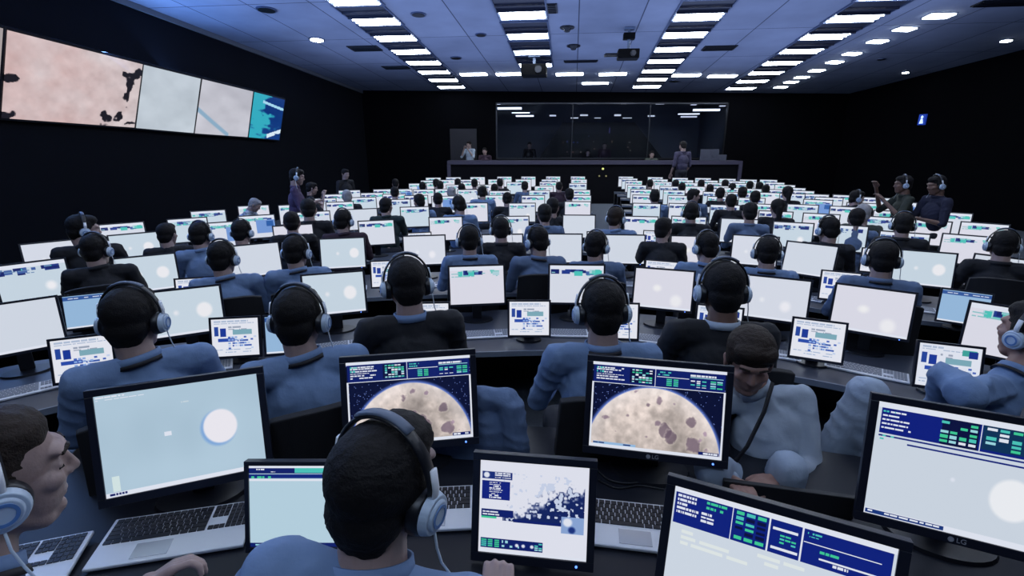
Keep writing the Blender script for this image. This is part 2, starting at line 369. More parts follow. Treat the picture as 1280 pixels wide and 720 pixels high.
TILT = math.radians(14)
def monitor_meshes(W, H, top, pic, name, bez=.018, stand_r=.11, shiny=True):
    """parts of a monitor, origin on the desk under the top edge; screen faces -Y"""
    T = Matrix.Translation((0, 0, top)) @ Matrix.Rotation(-TILT, 4, 'X')
    b = MB(); d = .022
    b.box(-W / 2, W / 2, .004, d, -H, 0)
    for q in ((-W / 2, W / 2, -bez, 0), (-W / 2, W / 2, -H, -H + bez * 1.25)): b.box(q[0], q[1], -.003, .006, q[2], q[3])
    for q in ((-W / 2, -W / 2 + bez), (W / 2 - bez, W / 2)): b.box(q[0], q[1], -.003, .006, -H + bez * 1.25, -bez)
    b.hexa([(-W * .3, d, -H * .85), (W * .3, d, -H * .85), (W * .38, d, -H * .15), (-W * .38, d, -H * .15),
            (-W * .22, d + .03, -H * .78), (W * .22, d + .03, -H * .78), (W * .28, d + .03, -H * .25), (-W * .28, d + .03, -H * .25)])
    housing = b.mesh(name + '_housing', M_BEZEL, bevel=.0015, M=T)
    S = screen_mesh(name + '_screen', pic, W - 2 * bez, H - bez * 2.25, M_SCREEN, M=T @ Matrix.Translation((0, .0025, -bez)))
    cz = top - H * .62
    n = MB(); n.box(-.035, .035, .035, .06, .012, cz + .06); n.cyl((-.036, .05, cz + .04), (.036, .05, cz + .04), .02)
    neck = n.mesh(name + '_neck', M_BLACK, bevel=.003)
    s = MB(); k = 28
    pts = [(stand_r * 1.15 * math.cos(2 * math.pi * i / k), .03 + stand_r * .8 * math.sin(2 * math.pi * i / k)) for i in range(k)]
    s.add([(x, y, 0) for x, y in pts] + [(x * .96, .03 + (y - .03) * .96, .012) for x, y in pts],
          [(i, (i + 1) % k, k + (i + 1) % k, k + i) for i in range(k)] + [tuple(range(k))[::-1], tuple(range(k, 2 * k))])
    base = s.mesh(name + '_base', M_BLACK)
    led = MB(); led.cyl((W / 2 - .05, -.006, -H + bez * .6), (W / 2 - .05, -.002, -H + bez * .6), .0035, n=8)
    ledm = led.mesh(name + '_power_light', mat('blue_power_light', (.05, .1, .5), emit=(.10, .25, 1), estr=2.5), M=T)
    return housing, S, neck, base, ledm
def make_monitor(parts, led=True):
    r = empty('monitor'); h, S, n, b, l = parts
    put('housing', h, r); put('screen', S, r); put('neck', n, r); put('base', b, r)
    if led: put('power_light', l, r)
    return r
# ------------------------------------------------------------------ room
AX = Vector((.1205, .9927)); AX.normalize()             # the way the room runs
YAW = math.atan2(-AX.x, AX.y)
HC, SL = 3.14, .066                                     # ceiling: height over the eye, slope
def ceil_z(x, y): return CAM_Z + HC - SL * (x * AX.x + y * AX.y)
def at_ceiling(u, v):
    r = ray(u, v); t = HC / (r.z + SL * (r.x * AX.x + r.y * AX.y)); return Vector((0, 0, CAM_Z)) + r * t
def struct(name, mb, m, **k):
    return tag(mb.build(name, m, **k), None, kind='structure')
BL, BR = at_ceiling(452, 113), at_ceiling(1062, 117)
# left and right walls run from the back corners toward the camera end
l0 = at_ceiling(170, 5); dl = (l0 - BL); dl.z = 0; dl.normalize()
r0 = at_ceiling(1279, 62); dr = (r0 - BR); dr.z = 0; dr.normalize()
def ext(p, d, y): t = (y - p.y) / d.y; return Vector((p.x + d.x * t, y, 0))
YF = -4.0
FL, FR = ext(BL, dl, YF), ext(BR, dr, YF)
NL = Vector((-dl.y, dl.x, 0));  NL = NL if NL.x > 0 else -NL      # into the room
def wall_panel(mb, p, q, n, th=.15, z0=0, zt=None):
    a, b = Vector((p.x, p.y, 0)), Vector((q.x, q.y, 0)); o = n * -th
    za, zb = (ceil_z(a.x, a.y), ceil_z(b.x, b.y)) if zt is None else (zt, zt)
    pts = [a, b, b + o, a + o]
    mb.hexa([(p_.x, p_.y, z0) for p_ in pts] + [(p_.x, p_.y, z + .05 if zt is None else z) for p_, z in zip(pts, (za, zb, zb, za))])
mb = MB(); wall_panel(mb, FL, BL, NL); struct('wall_left', mb, M_WALL)
NR = Vector((-dr.y, dr.x, 0)); NR = NR if NR.x < 0 else -NR
mb = MB(); wall_panel(mb, FR, BR, NR); struct('wall_right', mb, M_WALLB)
mb = MB(); wall_panel(mb, Vector((FL.x, YF, 0)), Vector((FR.x, YF, 0)), Vector((0, 1, 0))); struct('wall_front', mb, M_WALL)
# ceiling with its tile joints
mc = bpy.data.materials.new('ceiling_tiles'); mc.use_nodes = True; nt = mc.node_tree; b = nt.nodes['Principled BSDF']; b.inputs['Roughness'].default_value = .8
tc = nt.nodes.new('ShaderNodeTexCoord'); mp = nt.nodes.new('ShaderNodeMapping'); mp.inputs['Rotation'].default_value = (0, 0, -YAW)
br = nt.nodes.new('ShaderNodeTexBrick'); br.offset = 0; br.inputs['Scale'].default_value = 1; br.inputs['Brick Width'].default_value = 1.22; br.inputs['Row Height'].default_value = 2.4
br.inputs['Mortar Size'].default_value = .012; br.inputs['Color1'].default_value = (.36, .40, .52, 1); br.inputs['Color2'].default_value = (.32, .36, .48, 1); br.inputs['Mortar'].default_value = (.06, .07, .12, 1)
nz = nt.nodes.new('ShaderNodeTexNoise'); nz.inputs['Scale'].default_value = .9; nz.inputs['Detail'].default_value = 4
mx = nt.nodes.new('ShaderNodeMix'); mx.data_type = 'RGBA'; mx.blend_type = 'MULTIPLY'; mx.inputs[0].default_value = .55
nt.links.new(tc.outputs['Object'], mp.inputs[0]); nt.links.new(mp.outputs[0], br.inputs['Vector']); nt.links.new(tc.outputs['Object'], nz.inputs['Vector'])
nt.links.new(br.outputs['Color'], mx.inputs[6]); nt.links.new(nz.outputs['Fac'], mx.inputs[7]); nt.links.new(mx.outputs[2], b.inputs['Base Color'])
mb = MB(); P = [FL, FR, BR, BL]
mb.hexa([(p.x, p.y, ceil_z(p.x, p.y)) for p in P] + [(p.x, p.y, ceil_z(p.x, p.y) + .2) for p in P]); struct('ceiling', mb, mc)
mb = MB(); B2 = [FL, FR, Vector((BR.x + 1, BR.y + 5, 0)), Vector((BL.x - 1, BL.y + 5, 0))]
mb.hexa([(p.x, p.y, -.2) for p in B2] + [(p.x, p.y, 0) for p in B2]); struct('floor', mb, M_FLOOR)
# the step the nearest row stands on
mb = MB(); mb.box(-6.5, 6.5, YF, 2.15, .0, .10); struct('trim_1', mb, M_FLOOR)
# trim strip where left wall meets ceiling
mb = MB(); q = NL * .05
mb.hexa([(p.x, p.y, ceil_z(p.x, p.y) - .10) for p in (FL, BL, BL + q, FL + q)] + [(p.x, p.y, ceil_z(p.x, p.y) - .005) for p in (FL, BL, BL + q, FL + q)])
struct('trim_2', mb, mat('grey_cove_trim', (.12, .13, .15), .7))

# back wall with the window of the viewing gallery
bw = (BR - BL); bw.z = 0; bwl = bw.length; bd = bw.normalized(); bn = Vector((bd.y, -bd.x, 0))
def on_back(u, v, off=0):
    r = ray(u, v); p0 = Vector((BL.x, BL.y, 0)) + bn * off
    t = (p0.x * bn.x + p0.y * bn.y) / (r.x * bn.x + r.y * bn.y); return Vector((0, 0, CAM_Z)) + r * t
def s_of(p): return (p - BL).dot(bd)
wl, wr = s_of(on_back(620, 180)), s_of(on_back(906, 180))
wt = on_back(760, 128).z; wb = on_back(760, 199).z
MBK = Matrix(((bd.x, -bn.x, 0, BL.x), (bd.y, -bn.y, 0, BL.y), (0, 0, 1, 0), (0, 0, 0, 1)))    # local x along the wall, y away from the hall
dlft, drgt, dtop = s_of(on_back(563, 180)), s_of(on_back(596, 180)), on_back(580, 161).z
mb = MB(); zt = max(ceil_z(BL.x, BL.y), ceil_z(BR.x, BR.y)) + .1
mb.box(-.3, wl, 0, .15, 0, zt, MBK); mb.box(wr, bwl + .3, 0, .15, 0, zt, MBK)
mb.box(wl, wr, 0, .15, 0, wb, MBK); mb.box(wl, wr, 0, .15, wt, zt, MBK); struct('wall_back', mb, M_WALLB)
M_GAL = mat('gallery_wall_paint', (.10, .11, .14), .8)
mb = MB(); mb.box(wl - .5, wr + .5, 4.3, 4.45, 0, wt + .3, MBK); mb.box(wl - .65, wl - .5, .15, 4.45, 0, wt + .3, MBK); mb.box(wr + .5, wr + .65, .15, 4.45, 0, wt + .3, MBK)
struct('wall_gallery', mb, M_GAL)
mb = MB(); mb.box(wl - .6, wr + .6, .15, 4.4, wt + .3, wt + .4, MBK); struct('ceiling_gallery', mb, M_BLACK)
mb = MB(); mb.box(wl, wr, .15, 4.3, wb - .5, wb - .42, MBK); struct('floor_gallery', mb, M_DARKDESK)
g = bpy.data.materials.new('window_glass'); g.use_nodes = True; b = g.node_tree.nodes['Principled BSDF']
b.inputs['Transmission Weight'].default_value = 1; b.inputs['Roughness'].default_value = .02; b.inputs['IOR'].default_value = 1.1; b.inputs['Base Color'].default_value = (.75, .8, .9, 1)
fr = MB(); 
for q in ((wl, wl + .05, wb, wt), (wr - .05, wr, wb, wt), (wl, wr, wb, wb + .05), (wl, wr, wt - .05, wt)): fr.box(q[0], q[1], .02, .10, q[2], q[3], MBK)
for k in (1, 2): x = wl + (wr - wl) * k / 3; fr.box(x - .015, x + .015, .03, .09, wb, wt, MBK)
wf = struct('window_1', fr, M_STEEL)
gl = MB(); gl.box(wl + .03, wr - .03, .055, .065, wb + .03, wt - .03, MBK); put('pane', gl.mesh('pane', g), wf)
dd = MB(); dd.box(dlft, drgt, -.05, -.005, 0, dtop, MBK)
d1 = struct('door_1', dd, mat('grey_door_panel', (.022, .022, .03), .7, spec=.2))
dh = MB(); dh.box(drgt - .12, drgt - .09, -.10, -.05, .95, 1.15, MBK); dh.build('door_handle', M_STEEL, d1)
# slanted dark screen wall inside the gallery
mb = MB()
a0, a1 = wl + (wr - wl) * .27, wl + (wr - wl) * .99
for (x0, x1, t0, t1) in ((a0, a0 + .9, a0 + .9, a0 + .9),):
    pass
cx = (wl + wr) / 2
mb.hexa([MBK @ Vector(p) for p in ((cx - 2.7, 3.3, wb - .4), (cx + 3.2, 3.3, wb - .4), (cx + 3.2, 3.5, wb - .4), (cx - 2.7, 3.5, wb - .4),
         (cx - 1.5, 3.3, wt - .55), (cx + 1.6, 3.3, wt - .55), (cx + 1.6, 3.5, wt - .55), (cx - 1.5, 3.5, wt - .55))])
o = mb.build('display_wall', mat('display_wall_black', (.004, .004, .006), .5)); tag(o, 'dark tapering display wall standing inside the viewing gallery', 'display wall')
rnd = random.Random(3)
for k, (u, v, w, h, c) in enumerate([(717, 178, 1.5, 1, (.1, .2, 1)), (709, 177, 1, 1.4, (.2, .3, 1)), (762, 163, .8, 4, (.3, .3, 1)), (722, 178, 1.2, 1.2, (.2, .3, .9)), (716, 190, 1.2, 1, (1, .6, .4)), (743, 186, 1, 1, (1, .6, .4)), (726, 190, 1, 1, (1, .9, .7)), (690, 164, 1.4, .8, (.5, .5, .5)),
                            (704, 178, .8, .8, (.8, .6, .5)), (765, 177, .8, 1.6, (1, .8, .5)), (787, 178, 1.4, 1, (.9, .9, .8)), (785, 184, 1.2, .8, (1, .8, .6)), (742, 177, .7, 1, (.8, .7, .6)), (788, 188, .8, .8, (1, .9, .6)), (736, 170, .8, .8, (.4, .6, 1)), (709, 190, .8, .8, (1, .8, .6))]):
    p = on_back(u, v, -3.2); m_ = MB(); m_.box(-.028 * w, .028 * w, -.02, .02, -.028 * h, .028 * h); o = m_.build('indicator_light', mat('glow%d' % k, (.004, .004, .006), emit=c, estr=.10)); o.location = p
    tag(o, 'tiny glowing indicator light on the dark display wall in the gallery', 'indicator light', 'indicator lights on the gallery display wall')
# counter in front of the gallery
cpL, cpR = on_back(561, 201, 1.6), on_back(926, 201, 1.6)
ct = cpL.z; sl_, sr_ = s_of(cpL), s_of(cpR)
r = empty('reception_counter', MBK @ Vector(((sl_ + sr_) / 2, -1.6, 0))); r.rotation_euler = (0, 0, math.atan2(bd.y, bd.x)); hw = (sr_ - sl_) / 2
tag(r, 'long dark counter with a grey top in front of the gallery window', 'counter')
m_ = MB(); m_.box(-hw, hw, 0, .7, 0, ct - .1); m_.build('body', mat('dark_counter_panel', (.0025, .0025, .0045), .7, spec=.1), r)
m_ = MB(); m_.box(-hw - .05, hw + .05, -.06, .8, ct - .12, ct); m_.build('top', mat('counter_top', (.045, .04, .075), .6), r)
for sx in (-1, 1): m_ = MB(); m_.box(sx * hw - .06, sx * hw + .06, -.05, .72, 0, ct - .12); m_.build('end_post', mat('counter_top', (.1, .1, .14)), r)
# dim work light inside the gallery
area_light('gallery_light', MBK @ Vector((cx, 1.8, wt + .15)), MBK @ Vector((cx, 3.2, 1)), 7, .4, 5, (.6, .7, 1))

# gallery ceiling lamps
M_TUBE = mat('gallery_lamp_glow', (.9, .9, 1), emit=(.72, .82, 1), estr=2.2)
for k, (u, v, w, h) in enumerate([(637, 135.5, .9, .07), (656, 145, .7, .05), (651, 141, .7, .03), (883, 137.5, .95, .07), (861, 142.5, .8, .03), (861, 146, .6, .05), (622, 130, .2, .03), (672, 129.5, .2, .02),
                     (725, 129.5, .2, .03), (780, 129.5, .2, .03), (825, 130, .3, .02), (867, 131, .2, .02), (903, 132.5, .2, .03), (691, 144.5, .25, .05), (730, 144, .3, .05), (772, 144, .25, .06), (814, 145, .25, .05), (718, 147.5, .3, .03), (747, 147.5, .25, .02), (784, 147.5, .35, .02)]):
    off = -.6 if v < 138 else -1.6
    p = on_back(u, v, off); m_ = MB(); m_.box(-w / 2, w / 2, -.06, .06, -h / 2, h / 2); o = m_.build('gallery_lamp', M_TUBE if w > .6 else mat('gallery_spot_glow', (.9, .9, 1), emit=(.75, .80, .9), estr=.8)); o.location = p; o.rotation_euler = (0, 0, YAW)
    if w > .6: tag(o, 'long strip lamp under the gallery ceiling, %s' % ['upper one at the left', 'lower one at the left', 'faint middle one at the left', 'upper one at the right', 'faint middle one at the right', 'lower one at the right'][k], 'lamp', 'strip lamps in the gallery')
    else: tag(o, 'small round spot lamp under the dark gallery ceiling', 'lamp', 'spot lamps in the gallery')

# ------------------------------------------------------------------ ceiling lights
def louvre_light():
    r = empty('ceiling_light'); W, D = .92, .62
    m_ = MB()
    for q in ((-W / 2 - .03, W / 2 + .03, -D - .03, -D), (-W / 2 - .03, W / 2 + .03, D, D + .03), (-W / 2 - .03, -W / 2, -D, D), (W / 2, W / 2 + .03, -D, D)): m_.box(*q, -.03, .0)
    m_.build('frame', mat('light_frame_metal', (.10, .13, .22), .4, .5), r)
    m_ = MB(); m_.box(-W / 2, W / 2, .03, D, -.02, -.004); me = m_.mesh('light_diffuser', None)
    me.materials.append(M_LAMP); put('diffuser', me, r)
    for y in (.16, .33, .50):
        m_ = MB(); m_.cyl((-W / 2 + .03, y, -.03), (W / 2 - .03, y, -.03), .017, n=8); m_.build('tube', M_LAMP2, r)
    m_ = MB(); m_.box(-W / 2, W / 2, -D, .02, -.012, -.004); m_.box(-W / 2, W / 2, -D * .42, -D * .36, -.05, -.012); m_.box(-W / 2, W / 2, 0, .03, -.06, -.004)
    m_.build('louvre_panel', mat('dark_louvre', (.015, .018, .035), .4), r)
    return r
M_LAMP = mat('lamp_diffuser_glow', (.05, .06, .08), emit=(.36, .50, .80), estr=.8)
M_LAMP2 = mat('lamp_tube_glow', (.95, .95, 1), emit=(.85, .93, 1), estr=TROFFER * 3)
PITCHL = math.atan(SL)
def place_on_ceiling(o, p, dz=0, yaw=0.):
    o.location = (p.x, p.y, ceil_z(p.x, p.y) - dz); o.rotation_euler = (-PITCHL, 0, YAW + yaw)
proto = louvre_light(); first = True
ROWS = [[(448, 6), (462.5, 18.7), (484, 38), (502.5, 54), (523, 72.5), (535, 83.4), (545, 92), (554.7, 99), (561, 105.3)],
        [(650, -9), (651, 10), (657.8, 33), (662.5, 50), (664.5, 64), (666, 83)],
        [(886, -2), (878, 12), (861.9, 34), (848.7, 50), (838, 63.7), (829, 75), (821, 85), (817, 92), (813, 99), (810.5, 104.6)],
        [(1095, 4), (1080.5, 14), (1041.9, 36), (1014.9, 53), (1003, 67), (977, 78), (963, 87), (950, 96), (938.8, 101.6), (930.5, 107)]]
POS = ['leftmost', 'second from left', 'third from left', 'rightmost']
for ri, row in enumerate(ROWS):
    pts = [at_ceiling(*q) for q in row[1:]]
    n_far = len(pts); a, b_ = pts[0], pts[-1]; n = n_far - 1; step = (b_ - a) / max(1, n)
    if ri == 1: step = (at_ceiling(665, 64) - a) / 3; b_ = a + step * 4; n = 4
    # even spacing along the row, carried on toward the camera end of the room
    L = (b_ - a).length; st = 1.27; cnt = int(round(L / st)); dirv = (b_ - a).normalized(); st = L / cnt
    for k in range(-9, cnt + 1):
        p = a + dirv * (st * k)
        if ri == 1 and k == cnt and False: continue
        o = proto if first else copy_tree(proto); first = False
        place_on_ceiling(o, p)
        if k < 0:
            tag(o, 'louvred ceiling light overhead of the operators, in the %s long row, nearer than the photo shows' % POS[ri], 'ceiling light', 'louvred ceiling lights in the %s row' % POS[ri])
            o['label'] = 'square louvred ceiling light continuing the %s row behind the viewer' % POS[ri]
        else:
            tag(o, 'square louvred ceiling light, %s along the %s long row' % ('nearest one' if k == 0 else 'farthest one' if k == cnt else ORD[k + 1] + ' from the viewer', POS[ri]), 'ceiling light', 'louvred ceiling lights in the %s row' % POS[ri])

def strip_light(p, w, d, label, group, yaw=0, cat='ceiling light'):
    r = empty('strip_light'); m_ = MB()
    m_.box(-w / 2 - .03, w / 2 + .03, -d / 2 - .03, d / 2 + .03, -.012, 0); m_.build('frame', mat('light_frame_metal', (.1, .13, .22)), r)
    m_ = MB(); m_.box(-w / 2, w / 2, -d / 2, d / 2, -.03, -.012); m_.build('diffuser', M_LAMP2, r)
    place_on_ceiling(r, p, 0, yaw); tag(r, label, cat, group)
for k, (u, v) in enumerate([(592, 92.2), (637, 92), (712, 92), (766, 92), (858, 93.4), (903, 94.5)]):
    strip_light(at_ceiling(u, v), .80, .28, 'narrow strip ceiling light in the cross row, %s from left' % ORD[k + 1], 'strip lights in the cross row')
strip_light(at_ceiling(744, 103.5), .85, .22, 'narrow strip ceiling light nearest the gallery wall, behind the cross row', None)
for k, (u, v) in enumerate([(1131, 35.6), (1097, 51), (1065, 66.5), (1043.5, 77), (1021, 87.5), (1002.5, 96), (989, 102), (976, 108.5)]):
    strip_light(at_ceiling(u, v), .36, .22, 'short bright ceiling light in the slanting right hand row, %s from the viewer' % ORD[k + 1], 'short lights slanting on the right', .25)
strip_light(at_ceiling(1174, 19), .42, .26, 'lone short ceiling light at the upper right, nearest of the right side', None)
def downlight(p, r_, label, group=None, lit=True):
    r = empty('downlight'); m_ = MB(); m_.cyl((0, 0, -.02), (0, 0, 0), r_ * 1.25, n=24); m_.build('trim_ring', mat('light_frame_metal', (.1, .13, .22)), r)
    m_ = MB(); m_.cyl((0, 0, -.03), (0, 0, -.02), r_, n=24); m_.build('lens', M_LAMP2 if lit else M_STEEL, r); place_on_ceiling(r, p); tag(r, label, 'ceiling light', group)
downlight(at_ceiling(1258, 50), .10, 'small round ceiling downlight near the right wall, the nearer one')
downlight(at_ceiling(1132, 90), .08, 'small round ceiling downlight near the right wall, the farther one')
downlight(at_ceiling(396, 49), .14, 'small round ceiling downlight near the left wall')
downlight(at_ceiling(333, 11.5), .15, 'unlit round ceiling fitting at the upper left beside the dark wall', lit=False)
downlight(at_ceiling(523, 17.5), .12, 'unlit round speaker grille between the first two light rows', lit=False)
downlight(at_ceiling(601, 43), .10, 'small unlit round fitting left of the second light row', lit=False)
downlight(at_ceiling(570, 72), .12, 'flat unlit round fitting far between the first two light rows', lit=False)
downlight(at_ceiling(1102, 73.5), .08, 'tiny dark round fitting at the right of the slanting lights', lit=False)
downlight(at_ceiling(843, 101), .14, 'dark round fitting right of the farthest ceiling lights', lit=False)
def vent(p, w, d, label, yaw=0):
    r = empty('ceiling_vent'); m_ = MB(); m_.box(-w / 2, w / 2, -d / 2, d / 2, -.02, 0); m_.build('frame', M_STEEL, r)
    m_ = MB()
    for i in range(5): y = -d / 2 + d * (i + .5) / 5; m_.box(-w / 2 + .03, w / 2 - .03, y - d * .03, y + d * .03, -.035, -.02)
    m_.build('slats', M_BLACK, r); place_on_ceiling(r, p, 0, yaw); tag(r, label, 'vent', 'ceiling vents')
vent(at_ceiling(456, 60), .75, .45, 'dark slatted ceiling vent left of the first light row, nearer one')
vent(at_ceiling(495, 84), .75, .35, 'dark slatted ceiling vent left of the first light row, farther one')
vent(at_ceiling(899, 59.5), .75, .40, 'dark slatted ceiling vent right of the third light row')
vent(at_ceiling(770, 68), .55, .30, 'dark slatted ceiling vent beside the hanging projector')
vent(at_ceiling(726, 76), .9, .18, 'long thin slatted ceiling vent right of the black projector')
vent(at_ceiling(1256, 3), .9, .3, 'dark slatted ceiling vent in the upper right corner of the view')
vent(at_ceiling(690, 10), .2, .5, 'small dark slatted panel right of the nearest light in the second row')
def detector(p, r_, label):
    r = empty('smoke_detector'); m_ = MB(); m_.cyl((0, 0, -.02), (0, 0, 0), r_, n=24); m_.build('plate', M_BLACK, r)
    m_ = MB(); m_.cyl((0, 0, -.09), (0, 0, -.02), r_ * .35, r_ * .6, n=20); m_.build('dome', M_BLACK, r); place_on_ceiling(r, p); tag(r, label, 'smoke detector')
detector(at_ceiling(709, 34), .15, 'black round ceiling detector right of the second light row, nearer one')
detector(at_ceiling(717, 57), .16, 'black domed ceiling detector right of the second light row, farther one')
def projector(p, s, drop, label):
    r = empty('projector'); m_ = MB(); m_.box(-.26 * s, .26 * s, -.22 * s, .22 * s, -drop - .22 * s, -drop); m_.build('body', M_MATTE, r, bevel=.02)
    m_ = MB(); m_.cyl((.1 * s, -.27 * s, -drop - .11 * s), (.1 * s, -.20 * s, -drop - .11 * s), .07 * s); m_.build('lens', M_STEEL, r)
    m_ = MB(); m_.cyl((0, 0, -drop), (0, 0, 0), .035 * s, n=12); m_.box(-.12 * s, .12 * s, -.12 * s, .12 * s, -.04, 0); m_.build('mount', mat('pale_mount', (.14, .18, .26), .5), r)
    r.location = p; r.rotation_euler = (0, 0, YAW); tag(r, label, 'projector')
    return r
p = at_ceiling(668, 70); projector(p, 1.25, .22, 'black box projector hung under the second row of ceiling lights')
p = at_ceiling(787, 35); r = projector(p, .85, .42, 'black projector on a pale pole between second and third light rows')
m_ = MB(); m_.box(-.12, .12, -.10, .10, -.22, -.10); m_.build('bracket', M_MATTE, r, bevel=.01); m_ = MB(); m_.box(-.5, -.12, -.03, .03, -.55, -.50); m_.build('side_arm', M_BLACK, r)

# ------------------------------------------------------------------ big screens on the left wall
def on_left(u, v, off):
    r = ray(u, v); p0 = Vector((BL.x, BL.y, 0)) + NL * off
    t = (p0.x * NL.x + p0.y * NL.y) / (r.x * NL.x + r.y * NL.y); return Vector((0, 0, CAM_Z)) + r * t
dW = -dl                                                   # along the wall, away from the camera
top = [(-30, 27), (4, 35.6), (9, 37.5), (178.5, 80.5), (180, 81), (251, 98.5), (253, 99), (316.5, 114.5), (318, 115), (356, 125)]
bot = [(-38, 146), (-4, 147), (1.5, 147.5), (168, 159.5), (170, 160), (242, 166.3), (243.5, 166.7), (309.5, 171.3), (311, 171.6), (349, 175)]
OT, OB = .62, .12
LBL = ['pale pink map on the large wall screen, widest of the row', 'plain pale grey large wall screen right of the pink one', 'pale grey large wall screen with a blue streak, second from the far end',
       'bright blue and teal large wall screen at the far end of the row', 'large wall screen cut off by the left edge of the view']
for k, i in enumerate((2, 4, 6, 8, 0)):
    tl, tr_, br_, bl_ = on_left(*top[i], OT), on_left(*top[i + 1], OT), on_left(*bot[i + 1], OB), on_left(*bot[i], OB)
    pic = pic_wall(k if k < 4 else 4)
    if k == 4: pic = pic_wall(4)
    w, h = pic.w, pic.h
    me = screen_mesh('wall_screen', pic, 1, 1, M_WALLSCREEN)
    for v_ in me.vertices:
        s_, t_ = v_.co.x + .5, -v_.co.z
        v_.co = (tl * (1 - s_) + tr_ * s_) * (1 - t_) + (bl_ * (1 - s_) + br_ * s_) * t_
    n = (tr_ - tl).cross(bl_ - tl).normalized(); n = n if n.dot(NL) < 0 else -n     # away from the room
    r = empty('wall_screen'); e1 = (tr_ - tl).normalized() * .035; e2 = (tl - bl_).normalized() * .035
    c4 = [bl_ - e1 - e2, br_ + e1 - e2, tr_ + e1 + e2, tl - e1 + e2]
    m_ = MB(); m_.hexa([p + n * .01 for p in c4] + [p + n * .09 for p in c4]); m_.build('housing', M_BLACK, r)
    put('screen', me, r)
    m_ = MB(); mid = (tl + tr_ + bl_ + br_) / 4
    wall_pt = mid - NL * ((mid - Vector((BL.x, BL.y, 0))).dot(NL)); m_.tube([mid + n * .08, wall_pt + Vector((0, 0, mid.z - wall_pt.z))], .05); m_.build('bracket', M_MATTE, r)
    tag(r, LBL[k], 'wall screen', 'row of large screens on the left wall')

# sign on the right wall
def on_right(u, v, off):
    r = ray(u, v); p0 = Vector((BR.x, BR.y, 0)) + NR * off
    t = (p0.x * NR.x + p0.y * NR.y) / (r.x * NR.x + r.y * NR.y); return Vector((0, 0, CAM_Z)) + r * t
p = on_right(1153.5, 149.5, .04)
r = empty('wall_sign', p); r.rotation_euler = (0, 0, math.atan2(dr.y, dr.x))
ang = r.rotation_euler.z
m_ = MB(); m_.box(-.13, .13, -.03, .01, -.15, .15); m_.build('sign_panel', mat('blue_lit_sign', (.02, .08, .5), emit=(.015, .05, .45), estr=.45), r)
m_ = MB(); m_.cyl((0, -.04, .07), (0, -.031, .07), .04); m_.hexa([(-.07, -.031, -.11), (.07, -.031, -.11), (.07, -.04, -.11), (-.07, -.04, -.11), (-.03, -.031, .02), (.03, -.031, .02), (.03, -.04, .02), (-.03, -.04, .02)])
m_.build('pictogram', mat('white_lit_sign', (.8, .9, 1), emit=(.6, .8, 1), estr=1), r); tag(r, 'small blue square sign with a pale figure on the right wall', 'sign')
# tag light posts at the aisle end
for k, (u, v, c) in enumerate([(753.5, 204.5, (.9, .9, .3)), (753.5, 211, (.9, .9, .25)), (749, 220, (.3, .25, .1)), (757.5, 220, (.3, .25, .1))]):
    p = on_back(u, v, 1.61); m_ = MB(); m_.cyl((0, 0, 0), (0, -.04, 0), .035 if k < 2 else .025, n=12); o = m_.build('indicator_light', mat('aisle_glow%d' % k, c, emit=c, estr=.6)); o.location = p
    tag(o, ['upper yellow light dot on the counter front above the aisle', 'lower yellow light dot on the counter front above the aisle', 'dim amber dot low at the aisle end, left one', 'dim amber dot low at the aisle end, right one'][k], 'indicator light')
# ------------------------------------------------------------------ monitors on curved rows of desks
WR, HR, DR = .44, .318, .88            # the rear rows' wide monitors
WS, HS, DS = .30, .262, 1.03           # their small second monitors
DESK_Z, DESK_T = .62, .03
CC = Vector((.5, .35, 0))              # the rows curve about this point
AISLE = 7.9
